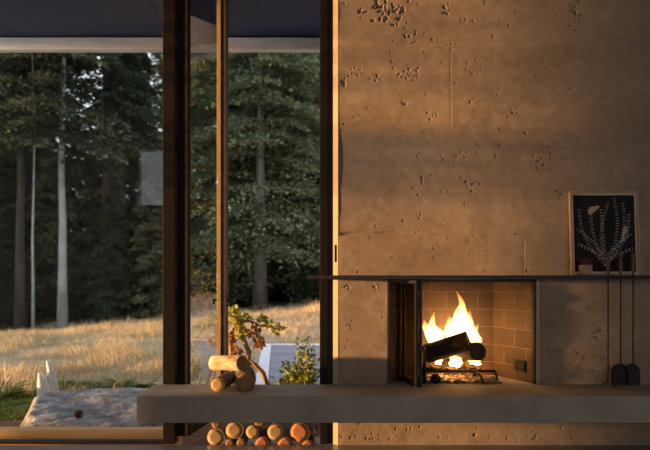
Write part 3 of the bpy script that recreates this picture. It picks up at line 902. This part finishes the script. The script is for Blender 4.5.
# ================================================================== ON THE MANTEL
# framed print
fx0, fx1, fz0, fz1 = 1.680, 2.150, 0.0, 0.578
pf = empty('framed_print', (0, -0.052, 1.1715), (math.radians(-4.0), 0, 0))
tag(pf, 'oak framed botanical print on black leaning on the mantel shelf', 'picture')
f = MB(); b_ = .014
f.box(fx0, fx0 + b_, -.012, .012, fz0, fz1); f.box(fx1 - b_, fx1, -.012, .012, fz0, fz1)
f.box(fx0 + b_, fx1 - b_, -.012, .012, fz0, fz0 + b_); f.box(fx0 + b_, fx1 - b_, -.012, .012, fz1 - b_, fz1)
f.build('frame', M['oak'], pf)
MB().box(fx0 + b_, fx1 - b_, .000, .006, fz0 + b_, fz1 - b_).build('mat_board', M['paper'], pf)
ix0, ix1, iz0, iz1 = fx0 + b_ + .012, fx1 - b_ - .012, fz0 + b_ + .012, fz1 - b_ - .012
pr = MB().box(ix0, ix1, -.002, .000, iz0, iz1).build('print', M['inkpaper'], pf)
ik = MB()
def leafy(pts, step=.019, ll=.0105):
    pts = [Vector((x, 0, z)) for x, z in pts]
    acc = 0
    for a, b in zip(pts[:-1], pts[1:]):
        L = (b - a).length; t = (b - a).normalized(); s = Vector((-t.z, 0, t.x)); k = 0
        while k * step < L:
            c = a + t * (k * step)
            for sg in (-1, 1):
                dv_ = (t * .55 + s * sg).normalized(); e = Vector((-dv_.z, 0, dv_.x)) * .0032
                q0 = c + dv_ * .0025; q1 = c + dv_ * ll
                if ix0 + .004 < q1.x < ix1 - .004 and iz0 + .004 < q1.z < iz1 - .004:
                    ik.poly([Vector((p.x, -.0026, p.z)) for p in (q0, (q0 + q1) / 2 + e, q1, (q0 + q1) / 2 - e)])
            k += 1
cx_ = (ix0 + ix1) / 2
for x1, z1, bend in ((-.17, .40, -.05), (-.09, .42, -.03), (-.02, .40, .0), (.07, .47, .05), (.13, .45, .06), (.17, .36, .05), (-.19, .26, -.02), (-.18, .15, .0), (.18, .22, .03), (.19, .12, .02), (.03, .44, -.04)):
    pts = []
    for k in range(9):
        t = k / 8
        pts.append((cx_ + x1 * t + bend * math.sin(math.pi * t) * (1 if z1 > .3 else 0), iz0 + .06 + (z1 - .0) * t ** (1.0 if z1 > .3 else .55) * .98 - .02))
    leafy(pts)
ik.build('leaf_sprigs', M['ink'], pr)
fp = MB()
def blob(cx, cz, a, b, rot):
    pts = []
    for k in range(18):
        w_ = 2 * math.pi * k / 18; rr_ = 1 + .16 * math.cos(3 * w_ + .6)
        x, z = a * rr_ * math.cos(w_), b * rr_ * math.sin(w_)
        pts.append(Vector((cx + x * math.cos(rot) - z * math.sin(rot), -.003, cz + x * math.sin(rot) + z * math.cos(rot))))
    fp.poly(pts)
def petal_out(): 
    global fp
    fp.build('petal', M['pink'], pr); fp = MB()
blob(fx0 + .160, .452, .045, .020, .55); petal_out(); blob(fx0 + .375, .31, .017, .026, -.2); petal_out(); fp.poly([Vector((fx0 + .355, -.003, .285)), Vector((fx0 + .375, -.003, .29)), Vector((fx0 + .365, -.003, .235)), Vector((fx0 + .35, -.003, .235))])
fp.build('petal_stalk', M['pink'], pr)

# little pot of dried sprigs
pt = empty('plant_pot', (1.762, -0.088, 1.1715))
tag(pt, 'small tan clay pot holding dried reddish sprigs on the mantel shelf', 'pot')
b = MB(); b.lathe([(.032, 0), (.041, .004), (.044, .03), (.044, .066), (.047, .070), (.041, .070), (.039, .05)], 24, cap1=True); b.build('pot', M['pot'], pt)
b = MB()
for k in range(26):
    a = rnd.uniform(0, 6.28); r0 = rnd.uniform(0, .028); h = rnd.uniform(.03, .06)
    x, y = math.cos(a) * r0, math.sin(a) * r0
    tip = (x * 1.7 + rnd.uniform(-.012, .012), y * 1.3, .055 + h)
    b.tube([(x, y, .052), ((x + tip[0]) / 2, (y + tip[1]) / 2, .06 + h * .4), tip], [.0018, .0022, .0008], 5)
    b.box(-.006, .006, -.003, .003, -.003, .003, mat4=Matrix.Translation(tip) @ Matrix.Rotation(a, 4, 'Y'))
b.build('sprigs', M['sprig'], pt)

# fire tools hanging in front of the mantel edge
def tool(px, kind, label):
    x = (px - 325) / F * 4.36
    o = empty('fire_poker' if kind == 'poker' else ('fire_shovel' if kind == 'shovel' else 'hearth_brush'), (x, -0.142, 0.437))
    tag(o, label, 'fireplace tool', 'fireplace tools hung at the mantel')
    h = MB(); h.lathe([(.007, .745), (.012, .76), (.0125, .80), (.010, .84), (.0135, .872), (.011, .884), (.003, .888)], 14); h.build('handle', M['handle'], o)
    s = MB()
    if kind == 'poker':
        s.tube([(0, 0, .75), (0, 0, .05), (-.004, 0, .02), (-.016, 0, .007), (-.030, 0, .010), (-.038, 0, .028)], [.0042] * 5 + [.002], 8)
        s.build('shaft', M['iron'], o)
    else:
        s.tube([(0, 0, .75), (0, 0, .14)], .0042, 8); s.build('shaft', M['iron'], o)
        bl_ = MB()
        wd = .055
        out = [(-wd, 0.001), (-wd, .085)] + [(-wd * math.cos(t), .085 + .058 * math.sin(t)) for t in [math.pi * k / 10 for k in range(1, 10)]] + [(wd, .085), (wd, 0.001)]
        if kind == 'shovel':
            inn = [(x_ * .82, z_ * .9 if z_ > .01 else z_) for x_, z_ in out]
            bl_.prism(out, .012, .016)
            for (a, b), (c, d_) in zip(zip(out[:-1], out[1:]), zip(inn[:-1], inn[1:])):
                q = [(a[0], .016, a[1]), (b[0], .016, b[1]), (b[0], -.016, b[1]), (a[0], -.016, a[1])]
                bl_.poly(q); bl_.poly([(c[0], .0, c[1]), (c[0], -.016, c[1]), (d_[0], -.016, d_[1]), (d_[0], .0, d_[1])]); bl_.poly([(a[0], -.016, a[1]), (b[0], -.016, b[1]), (d_[0], -.016, d_[1]), (c[0], -.016, c[1])])
            bl_.build('scoop', M['iron'], o, recalc=True)
        else:
            bl_.prism([(x_ * .82, z_) for x_, z_ in out], -.004, .022); bl_.build('bristles', M['iron'], o)
tool(608, 'poker', 'thin iron poker with hooked tip, hanging left of the shovel by the fireplace')
tool(620.5, 'shovel', 'iron hearth shovel with arched scoop, hanging between poker and brush')
tool(633, 'brush', 'hearth brush with wooden handle, last of the hanging tools at right')

# ================================================================== OUTSIDE, NEAR
# granite slab
def rock_slab():
    out = np.array([(-2.36, .46), (-2.50, .80), (-2.60, 1.15), (-2.72, 1.42), (-2.66, 1.78), (-2.3, 1.95), (-1.7, 1.90), (-1.38, 1.7), (-1.25, 1.2), (-1.3, .70), (-1.4, .46)])
    xs = np.linspace(-2.85, -1.15, 110); ys = np.linspace(.42, 2.05, 105)
    X, Y = np.meshgrid(xs, ys)
    Xw = X + (fbm(X * 6, Y * 6, 401, 3) - .5) * .14; Yw = Y + (fbm(X * 6, Y * 6, 402, 3) - .5) * .10
    dist = np.full(X.shape, 1e9); inside = np.zeros(X.shape, bool)
    for (x0, y0), (x1, y1) in zip(out, np.roll(out, -1, 0)):
        t = np.clip(((Xw - x0) * (x1 - x0) + (Yw - y0) * (y1 - y0)) / ((x1 - x0) ** 2 + (y1 - y0) ** 2), 0, 1)
        dist = np.minimum(dist, np.hypot(Xw - x0 - t * (x1 - x0), Yw - y0 - t * (y1 - y0)))
        c = ((y0 > Yw) != (y1 > Yw)) & (Xw < (x1 - x0) * (Yw - y0) / (y1 - y0 + 1e-12) + x0)
        inside ^= c
    sd = np.where(inside, dist, -dist)
    prof = np.clip((sd + .03) / .11, 0, 1); prof = prof ** .6
    top = .015 + .055 * (Y - .45) + (fbm(X * 1.7, Y * 2.2, 410, 4) - .5) * .045 + (fbm(X * 12, Y * 12, 420, 3) - .5) * .012 + (fbm(X * 40, Y * 40, 430, 2) - .5) * .007
    Z = -.26 + prof * (top + .26)
    V = np.stack((X, Y, Z), -1).reshape(-1, 3)
    i = np.arange(X.size).reshape(X.shape)
    q = np.stack((i[:-1, :-1], i[:-1, 1:], i[1:, 1:], i[1:, :-1]), -1)
    keep = (prof[:-1, :-1] + prof[1:, 1:]) > 0
    q = q[keep].reshape(-1, 4)
    return link('granite_boulder', np_mesh('granite_boulder', V, q.ravel(), [4] * len(q), M['rock'], smooth=True))
tag(rock_slab(), 'broad flat grey granite boulder outside the left window', 'boulder')

# bleached driftwood
dw = MB()
def shard(base, tip, w0, w1, th):
    base, tip = Vector(base), Vector(tip)
    rings = []
    for k in range(7):
        t = k / 6; c = base.lerp(tip, t); w_ = w0 * (1 - t) + w1 * t
        rings.append([c + Vector((math.cos(a) * w_ * (1 + rnd.uniform(-.12, .12)), math.sin(a) * th * (1 - .5 * t), rnd.uniform(-.012, .012))) for a in [2 * math.pi * j / 9 for j in range(9)]])
    dw.rings(rings)
Yd = 2.45
gd = gzf(-3.0, Yd)
b0 = at(52, 392, Yd); b1 = at(47, 362, Yd)
shard((at(56, 396, Yd).x, Yd, gd - .02), at(48.5, 361, Yd), .062, .026, .05)
shard((at(46, 396, Yd).x, Yd - .05, gd - .02), at(40, 372, Yd - .05), .075, .02, .05)
shard((at(51, 396, Yd).x, Yd - .03, gd - .02), at(44.5, 376, Yd - .03), .06, .03, .05)
tag(dw.build('driftwood_stump', M['driftwood']), 'white bleached driftwood stump with split prongs behind the granite boulder', 'driftwood')

# pine cone on the boulder
pc = MB()
rs2 = random.Random(4)
for k in range(60):
    t = k / 59; a = k * 2.4; r0 = .045 * math.sin(math.pi * (.15 + .8 * t)) ; c = Vector((math.cos(a) * r0 * .6, math.sin(a) * r0 * .6, t * .11))
    o_ = Vector((math.cos(a), math.sin(a), .45)); s_ = Vector((-math.sin(a), math.cos(a), 0)) * .016; tip = c + o_ * (.028 * math.sin(math.pi * (.2 + .75 * t)) + .006)
    pc.bm.faces.new([pc.bm.verts.new(v) for v in (c - s_ * .4, (c + tip) / 2 - s_, tip, (c + tip) / 2 + s_, c + s_ * .4)])
pc.lathe([(.006, 0), (.028, .02), (.03, .05), (.018, .09), (.003, .115)], 10)
po = pc.build('pine_cone', M['cone'], recalc=False)
pp = at(76, 423.5, .68)
po.location = (pp.x, .68, 0.062); po.scale = (.62, .62, .62); po.rotation_euler = (math.radians(15), math.radians(52), 0)
po.location.z = 0.05
tag(po, 'brown pine cone lying on the flat granite boulder', 'pine cone')


# ferns
def fern(seed, nf, L):
    rr = random.Random(seed)
    V, loops, sizes = [], [], []
    for k in range(nf):
        a = rr.uniform(0, 6.28); el = rr.uniform(.6, 1.25); ln = L * rr.uniform(.7, 1.1)
        pts = []
        p = Vector((0, 0, 0)); e = el
        for s in range(12):
            p = p + Vector((math.cos(a) * math.cos(e), math.sin(a) * math.cos(e), math.sin(e))) * ln / 12
            e -= .11
            pts.append(p.copy())
        for s, p in enumerate(pts):
            t = (pts[min(s + 1, 11)] - pts[max(s - 1, 0)]).normalized(); sd = t.cross(Vector((0, 0, 1))).normalized()
            w_ = ln * .19 * math.sin(math.pi * min(1, (s + 1.5) / 13)) + .006
            for sg in (-1, 1):
                tip = p + (sd * sg + t * .5) * w_ - Vector((0, 0, .2 * w_)); i0 = len(V)
                V += [p - t * .009, p + (tip - p) * .5 - t * .009, tip, p + (tip - p) * .5 + t * .012, p + t * .009]
                loops += [i0, i0 + 1, i0 + 2, i0 + 3, i0 + 4]; sizes.append(5)
    return np_mesh('fern', [tuple(v) for v in V], loops, sizes, M['fern'])
fm = [fern(1, 16, .30), fern(2, 14, .26)]
for px, Y, s, k, lab in ((6, 2.35, 1.0, 0, 'fern at the far left edge of the meadow, left of the driftwood'), (99, 2.5, .95, 1, 'fern directly behind the granite boulder, nearest the driftwood'), (122, 2.9, .9, 0, 'taller fern behind the middle of the granite boulder'), (143, 2.7, 1.05, 1, 'fern behind the granite boulder beside the window post')):
    x = (px - 325) / F * (Y + 4.5)
    o = link('fern', fm[k]); o.location = (x, Y, gzf(x, Y) - .005); o.scale = (s, s, s); o.rotation_euler = (0, 0, px)
    tag(o, lab, 'fern', 'ferns around the boulder')


def leaf_cloud(cs, n, size, seed, up=0.3):
    """diamond leaves round a set of blobs (x,y,z,rx,ry,rz)"""
    rs = np.random.RandomState(seed)
    cs = np.array(cs, float)
    w_ = (cs[:, 3] * cs[:, 4] * cs[:, 5]) ** (2 / 3); w_ /= w_.sum()
    k = rs.choice(len(cs), n, p=w_)
    dr = rs.randn(n, 3); dr /= np.linalg.norm(dr, axis=1)[:, None]
    rad = rs.rand(n) ** .45
    P = cs[k, :3] + dr * cs[k, 3:] * rad[:, None]
    ax = dr + rs.randn(n, 3) * .7; ax[:, 2] += up; ax /= np.linalg.norm(ax, axis=1)[:, None]
    sd = np.cross(ax, rs.randn(n, 3)); sd /= np.linalg.norm(sd, axis=1)[:, None]
    L = (size * rs.uniform(.6, 1.3, n))[:, None]
    return diamonds(P, ax * L, sd * L * .3)


def diamonds(P, A, S):
    n = len(P)
    V = np.stack((P, P + A * .45 + S, P + A, P + A * .45 - S), 1).reshape(-1, 3)
    return V, np.arange(n * 4), np.full(n, 4)


# shrub right of the doorway
sh = empty('garden_shrub', (-0.22, 1.35, gzf(-.22, 1.35)))
tag(sh, 'leafy yellow-green shrub growing outside at the right of the open doorway', 'shrub')
rs = np.random.RandomState(2)
stems = []
b = MB()
cs = []
for k in range(16):
    a = rs.uniform(0, 6.28); x1, y1, h = math.cos(a) * rs.uniform(.05, .22), math.sin(a) * rs.uniform(.04, .18), rs.uniform(.36, .62)
    h *= (.82 if x1 < 0 else 1.05)
    b.tube([(0.02 * math.cos(a), .02 * math.sin(a), 0), (x1 * .5, y1 * .5, h * .5), (x1, y1, h)], [.008, .005, .002], 6)
    for t in (.45, .6, .75, .9, 1.0):
        cs.append((x1 * t, y1 * t, h * t, .07, .07, .075))
b.build('stems', M['gnarl'], sh)
V, l_, s_ = leaf_cloud(cs, 1900, .045, 5)
o = link('foliage', np_mesh('foliage', V, l_, s_, M['shrubleaf']), sh)

# gnarled little pine beside the door
gp_ = empty('gnarled_pine', (-0.70, 1.3, gzf(-.7, 1.3)))
tag(gp_, 'small gnarled pine with twisted orange trunk behind the log stack', 'tree')
base = Vector(gp_.location)
L = lambda px, py, Y=1.3: tuple(at(px, py, Y) - base)
b = MB()
b.tube([(.0, 0, 0), L(241, 392), L(246, 372), L(249, 352), L(243, 338), L(236, 328), L(233, 322)], [.045, .034, .03, .024, .02, .014, .008], 9, jitter=.12, rr=rnd)
b.tube([(.0, 0, .05), L(234, 388), L(232, 365), L(231, 345), L(233, 328), L(240, 322), L(251, 321), L(260, 326), L(268, 323)], [.03, .026, .022, .018, .014, .012, .010, .008, .004], 9, jitter=.12, rr=rnd)
b.tube([L(248, 360), L(256, 366), L(263, 373), L(268, 388)], [.022, .024, .022, .02], 9, jitter=.1, rr=rnd)
b.tube([L(260, 326), L(272, 327), L(279, 329)], [.007, .006, .003], 7)
b.tube([L(251, 321), L(256, 332), L(259, 340)], [.008, .006, .003], 7)
b.build('trunk', M['gnarl'], gp_)
r_ = lambda px, py, r, Y=1.3: L(px, py, Y) + (r, r * .8, r * .8)
V, l_, s_ = leaf_cloud([r_(233, 314, .055), r_(237, 323, .05), r_(241, 333, .045), r_(262, 318, .035), r_(270, 324, .03), r_(277, 329, .045), r_(245, 318, .035)], 420, .05, 8)
link('needle_tufts', np_mesh('needle_tufts', V, l_, s_, M['tuft']), gp_)
V, l_, s_ = leaf_cloud([r_(254, 332, .05), r_(259, 341, .045), r_(231, 338, .045), r_(236, 350, .04)], 240, .05, 9, up=-.6)
link('dry_needles', np_mesh('dry_needles', V, l_, s_, M['drytuft']), gp_)

# small blue grey bird on the far edge of the deck
bd = empty('small_bird', at(304.5, 339.5, 7.07), (0, 0, math.radians(25)))
bd.location.z = -.03
tag(bd, 'small dark bird standing on the far pale edge of the deck', 'bird')
b = MB()
b.rings([[Vector((x, math.cos(a) * r, z + math.sin(a) * r)) for a in [2 * math.pi * j / 10 for j in range(10)]] for x, r, z in ((-.10, .008, .045), (-.05, .02, .06), (0, .036, .075), (.04, .036, .09), (.065, .024, .112), (.085, .022, .122), (.105, .012, .122), (.125, .002, .118))])
b.tube([(.0, .012, .05), (.0, .012, .001)], .003, 5); b.tube([(.0, -.012, .05), (.0, -.012, .001)], .003, 5)
b.build('body', rough_mat('blue grey feathers', (0.05, 0.06, 0.09), (0.1, 0.12, 0.17), 20), bd)


# ================================================================== MEADOW
def blades(n, seed, dfn, h0, h1, wid, mask, name, mat, label, cat, clump=True):
    rs = np.random.RandomState(seed)
    d_, px = dfn(rs, n)
    Y = d_ - 4.5; X = (px - 325) / F * d_
    k = mask(X, Y, rs)
    X, Y, d_ = X[k], Y[k], d_[k]
    n = len(X)
    Z = gz(X, Y)
    cl = fbm(X * 1.3, Y * 1.3, 301, 3) if clump else np.full(n, .5)
    h = (h0 + (h1 - h0) * rs.rand(n)) * np.clip(.25 + 3.2 * (cl - .38), .22, 1.6)
    az = fbm(X * .6, Y * .6, 311, 2) * 9 + rs.randn(n) * .8
    lean = rs.uniform(.15, .95, n)
    dx, dy = np.cos(az) * lean, np.sin(az) * lean
    w_ = wid * rs.uniform(.6, 1.3, n) * (1 + d_ / 22)
    sa = rs.uniform(0, 3.14, n); sx, sy = np.cos(sa) * w_, np.sin(sa) * w_
    zz = np.zeros(n)
    B = np.stack((X, Y, Z - .01), 1)
    S = np.stack((sx, sy, zz), 1)
    Mid = B + np.stack((dx * h * .35, dy * h * .35, h * .62), 1)
    Tip = B + np.stack((dx * h, dy * h, h * (1.0 - .25 * lean)), 1)
    V = np.stack((B - S, B + S, Mid + S * .7, Mid - S * .7, Tip), 1).reshape(-1, 3)
    i = np.arange(n)[:, None] * 5
    loops = np.concatenate((i + 0, i + 1, i + 2, i + 3, i + 3, i + 2, i + 4), 1).ravel()
    sizes = np.tile([4, 3], n)
    o = link(name, np_mesh(name, V, loops, sizes, mat))
    return tag(o, label, cat, kind='stuff')


def outside_deck(X, Y): return ~((X > -0.74 - (Y - 2.7) * .075 - .12) & (Y < 7.25))
blades(80000, 61, lambda r, n: (6.9 + (24.0 - 6.9) * r.rand(n) ** 1.25, np.where(r.rand(n) < .76, r.uniform(-90, 420, n), r.uniform(420, 950, n))), .05, .24, .0042,
       lambda X, Y, r: outside_deck(X, Y) & (r.rand(len(X)) < np.clip((Y - 2.3) / 1.6, 0, 1)), 'dry_grass', M['straw'], 'tall dry golden grass covering the meadow up to the trees', 'grass')
blades(26000, 62, lambda r, n: (r.uniform(5.8, 7.9, n), r.uniform(-80, 160, n)), .03, .09, .004,
       lambda X, Y, r: ~((X > -2.75) & (Y < 2.0)) & (X + Y * .3 < -1.75 + .5 * r.rand(len(X))) & (fbm(X * 2, Y * 2, 77, 2) > .2), 'green_grass', M['mossgrass'], 'short green mossy grass beside the granite boulder', 'grass', clump=False)


# ================================================================== TREES
def conifer(seed, H, R, z0, nb, ns, sz, droop, top=0.0):
    rs = np.random.RandomState(seed)
    t = rs.rand(nb) ** 1.15
    z = z0 + (H - z0) * t
    Lb = (R * (1 - t) ** .75 + .25) * rs.uniform(.55, 1.1, nb)
    az = rs.uniform(0, 2 * np.pi, nb)
    f = rs.rand(nb, ns) ** .6
    lat = rs.randn(nb, ns) * .16 * Lb[:, None] * (f * (1.25 - f) * 2 + .1)
    rad = Lb[:, None] * f
    ca, sa = np.cos(az)[:, None], np.sin(az)[:, None]
    x = ca * rad - sa * lat; y = sa * rad + ca * lat
    zz = z[:, None] + .12 * rad - droop * Lb[:, None] * f ** 2 + rs.randn(nb, ns) * .06 - np.abs(lat) * .25
    P = np.stack((x, y, zz), -1).reshape(-1, 3)
    n = len(P)
    A = np.stack((ca * np.ones_like(f) - sa * np.sign(lat) * .7, sa * np.ones_like(f) + ca * np.sign(lat) * .7, -.35 * f * droop * 2), -1).reshape(-1, 3) + rs.randn(n, 3) * .35
    A /= np.linalg.norm(A, axis=1)[:, None]
    S = np.cross(A, np.array([0, 0, 1.0]) + rs.randn(n, 3) * .45); S /= np.linalg.norm(S, axis=1)[:, None]
    L = (sz * rs.uniform(.5, 1.3, n))[:, None]
    return diamonds(P, A * L, S * L * .24)


def trunk_mesh(H, r, mat, seed, wob=.06, branches=0):
    rr = random.Random(seed)
    b = MB()
    pts = [(rr.uniform(-wob, wob) * k / 3, rr.uniform(-wob, wob) * k / 3, H * k / 8 - (.2 if k == 0 else 0)) for k in range(9)]
    b.tube(pts, [r * 1.25] + [r * (1 - .11 * k) for k in range(1, 9)], 12, jitter=.05, rr=rr)
    for k in range(branches):
        z = rr.uniform(1.0, H * .7); a = rr.uniform(0, 6.28); ll = rr.uniform(.5, 1.6)
        b.tube([(0, 0, z), (math.cos(a) * ll * .6, math.sin(a) * ll * .6, z - .05), (math.cos(a) * ll, math.sin(a) * ll, z - .3)], [.03, .02, .008], 5)
    o = b.build('trunk', mat)
    me = o.data
    bpy.data.objects.remove(o)
    return me


FOL = {}
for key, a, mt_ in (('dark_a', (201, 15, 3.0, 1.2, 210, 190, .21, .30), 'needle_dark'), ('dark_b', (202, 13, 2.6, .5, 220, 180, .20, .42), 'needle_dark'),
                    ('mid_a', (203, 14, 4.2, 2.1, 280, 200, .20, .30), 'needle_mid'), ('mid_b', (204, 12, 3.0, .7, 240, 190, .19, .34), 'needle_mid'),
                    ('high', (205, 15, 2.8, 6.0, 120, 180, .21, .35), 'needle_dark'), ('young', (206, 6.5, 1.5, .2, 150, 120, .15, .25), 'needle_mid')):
    V, l_, s_ = conifer(*a)
    FOL[key] = np_mesh('foliage_' + key, V, l_, s_, M[mt_])
TRK = dict(fir=trunk_mesh(13.5, .20, M['trunk'], 1, branches=10), big=trunk_mesh(13, .27, M['trunkgrey'], 2, branches=6), alder=trunk_mesh(14, .155, M['alder'], 3, wob=.03, branches=0), thin=trunk_mesh(12, .05, M['alder'], 4, wob=.04), brown=trunk_mesh(13, .19, M['trunk'], 5, branches=4), small=trunk_mesh(6, .08, M['trunk'], 6))


def tree(px, d, fol, trk, label, rot=0.0, s=1.0, name='conifer_tree', group=None, cat='tree'):
    x = (px - 325) / F * d; y = d - 4.5
    o = empty(name, (x, y, gzf(x, y)), (0, 0, rot)); o.scale = (s, s, s)
    tag(o, label, cat, group)
    link('trunk', TRK[trk], o)
    if fol:
        link('foliage', FOL[fol], o)
    return o


# front row, left of the window post
tree(62.5, 22, 'high', 'alder', 'pale straight tree trunk standing before the dark firs at left', .4, name='alder_tree')
tree(33, 21.6, None, 'thin', 'thin pale sapling trunk between a brown trunk and the pale alder', 1.0, name='alder_sapling')
tree(21, 22.2, 'high', 'brown', 'brown bare tree trunk nearest the left edge of the window', 2.0, name='fir_tree')
tree(49, 25, 'young', 'small', 'small pointed young fir just left behind the pale alder', .2, 1.0, name='young_fir_tree')
tree(106, 24, 'high', 'fir', 'dark bare-stemmed fir right of the pale alder, sky beside it', 3.0, .95, name='fir_tree')
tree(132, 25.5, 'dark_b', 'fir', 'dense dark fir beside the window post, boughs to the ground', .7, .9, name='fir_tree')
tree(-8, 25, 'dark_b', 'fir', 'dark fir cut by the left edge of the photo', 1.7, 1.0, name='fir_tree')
tree(82, 26, 'young', 'small', 'low young fir right of the pale alder trunk', 1.7, .95, name='young_fir_tree')
tree(150, 24, 'young', 'small', 'low young fir against the window post', 2.9, .8, name='young_fir_tree')
tree(4, 23.2, 'dark_b', 'small', 'short dark fir in front of the brown trunk at the left edge', 2.2, .42, name='young_fir_tree')
tree(114, 23.4, 'dark_b', 'small', 'short dark fir midway between the pale alder and the window post', .9, .40, name='young_fir_tree')
# through the doorway
tree(260, 25.5, 'mid_a', 'big', 'broad green fir with thick grey trunk seen through the open doorway', .9, 1.0, name='fir_tree')
tree(296, 28, 'mid_b', 'fir', 'green fir right of the thick trunk, beside the door frame', 2.0, 1.1, name='fir_tree')
tree(205, 27, 'mid_b', 'fir', 'green fir seen through the open door glass', 4.0, 1.05, name='fir_tree')
tree(236, 29, 'mid_a', 'fir', 'green fir left behind the thick grey trunk', 5.0, 1.0, name='fir_tree')
# the forest behind
k = 0
for px, d, fol, s in ((-40, 29, 'dark_a', 1.1), (12, 30, 'dark_a', 1.15), (38, 33, 'dark_b', 1.3), (52, 31, 'dark_a', 1.0), (122, 33, 'dark_a', 1.0), (66, 38, 'dark_b', .62), (108, 39, 'dark_b', .62), (186, 34, 'dark_a', 1.1),
                      (-10, 35, 'dark_b', 1.4), (124, 38, 'dark_a', 1.1), (90, 36, 'dark_a', .55), (152, 37, 'dark_b', .66)):
    tree(px, d, fol, 'fir', 'dark fir standing deep in the forest behind the meadow, left window', k * 1.3, s, name='fir_tree', group='dark firs at the back of the forest'); k += 1
for px, d, fol, s in ((190, 33, 'mid_a', 1.2), (222, 34, 'mid_b', 1.35), (250, 33, 'mid_a', 1.2), (280, 34, 'mid_b', 1.35), (312, 33, 'mid_a', 1.2), (340, 30, 'mid_b', 1.2), (268, 40, 'mid_a', 1.4), (232, 41, 'mid_a', 1.4), (305, 41, 'mid_b', 1.6), (370, 33, 'mid_a', 1.2), (420, 34, 'mid_b', 1.2), (205, 42, 'mid_b', 1.6)):
    tree(px, d, fol, 'fir', 'green fir in the back rows of the forest beyond the open doorway', k * 1.3, s, name='fir_tree', group='green firs beyond the doorway'); k += 1

for px, d, fol, s in ((470, 27, 'mid_a', 1.1), (560, 25, 'mid_b', 1.2), (640, 26, 'mid_a', 1.1), (730, 24, 'mid_b', 1.2), (820, 25, 'mid_a', 1.1), (920, 23, 'mid_b', 1.2), (600, 33, 'mid_b', 1.5), (780, 31, 'mid_b', 1.5)):
    tree(px, d, fol, 'fir', 'green fir mirrored in the open door glass', k * 1.3, s, name='fir_tree', group='firs mirrored in the door glass'); k += 1

# undergrowth below the firs
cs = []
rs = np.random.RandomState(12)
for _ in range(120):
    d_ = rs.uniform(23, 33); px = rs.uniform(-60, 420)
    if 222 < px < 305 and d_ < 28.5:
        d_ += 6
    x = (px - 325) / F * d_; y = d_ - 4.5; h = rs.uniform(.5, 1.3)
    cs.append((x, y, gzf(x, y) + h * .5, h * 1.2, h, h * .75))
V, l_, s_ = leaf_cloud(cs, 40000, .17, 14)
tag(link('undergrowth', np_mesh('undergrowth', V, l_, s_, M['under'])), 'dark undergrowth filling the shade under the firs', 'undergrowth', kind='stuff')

# ================================================================== LIGHT
def add_light(name, kind, loc, energy, color, **kw):
    l = bpy.data.lights.new(name, kind)
    l.energy = energy; l.color = color
    for a, b in kw.items():
        setattr(l, a, b)
    o = bpy.data.objects.new(name, l); C.objects.link(o); o.location = loc
    return o


sun = add_light('sun', 'SUN', (-10, -1.5, 3), 15.5, (1.0, 0.52, 0.20), angle=math.radians(2.2))
sun.rotation_euler = Vector((1.0, 0.16, -0.033)).to_track_quat('-Z', 'Y').to_euler()
add_light('firelight_high', 'POINT', (0.955, 0.20, 0.76), 2.5, (1.0, 0.46, 0.13), shadow_soft_size=0.07)
add_light('firelight_low', 'POINT', (0.93, 0.12, 0.47), 0.2, (1.0, 0.40, 0.10), shadow_soft_size=0.03)

wd = bpy.data.worlds.new('dusk_sky'); bpy.context.scene.world = wd; wd.use_nodes = True
nt = wd.node_tree
for n in list(nt.nodes):
    nt.nodes.remove(n)
o = nt.nodes.new('ShaderNodeOutputWorld'); bg = nt.nodes.new('ShaderNodeBackground')
tc = nt.nodes.new('ShaderNodeTexCoord'); sx = nt.nodes.new('ShaderNodeSeparateXYZ')
lk(nt, tc.outputs['Generated'], sx.inputs[0])
col = ramp(nt, sx.outputs[2], [(0.0, (0.86, 0.88, 0.92)), (0.7, (0.60, 0.68, 0.82))])
lk(nt, col, bg.inputs[0]); bg.inputs[1].default_value = 1.7
lk(nt, bg.outputs[0], o.inputs[0])

# ================================================================== CAMERA
cam = bpy.data.cameras.new('camera'); co = bpy.data.objects.new('camera', cam); C.objects.link(co)
co.location = (0, CAM_Y, CAM_Z); co.rotation_euler = (math.pi / 2, 0, 0)
cam.sensor_width = 36; cam.lens = F / 650 * 36; cam.shift_y = 52 / 650
cam.dof.use_dof = True; cam.dof.focus_distance = 4.45; cam.dof.aperture_fstop = 2.2
cam.clip_end = 500
sc = bpy.context.scene
sc.camera = co
sc.view_settings.view_transform = 'Standard'; sc.view_settings.look = 'None'; sc.view_settings.gamma = 1
sc.view_settings.use_curve_mapping = False
sc.view_settings.exposure = 0.0
sc.cycles.use_denoising = True
sc.cycles.max_bounces = 10; sc.cycles.transparent_max_bounces = 16
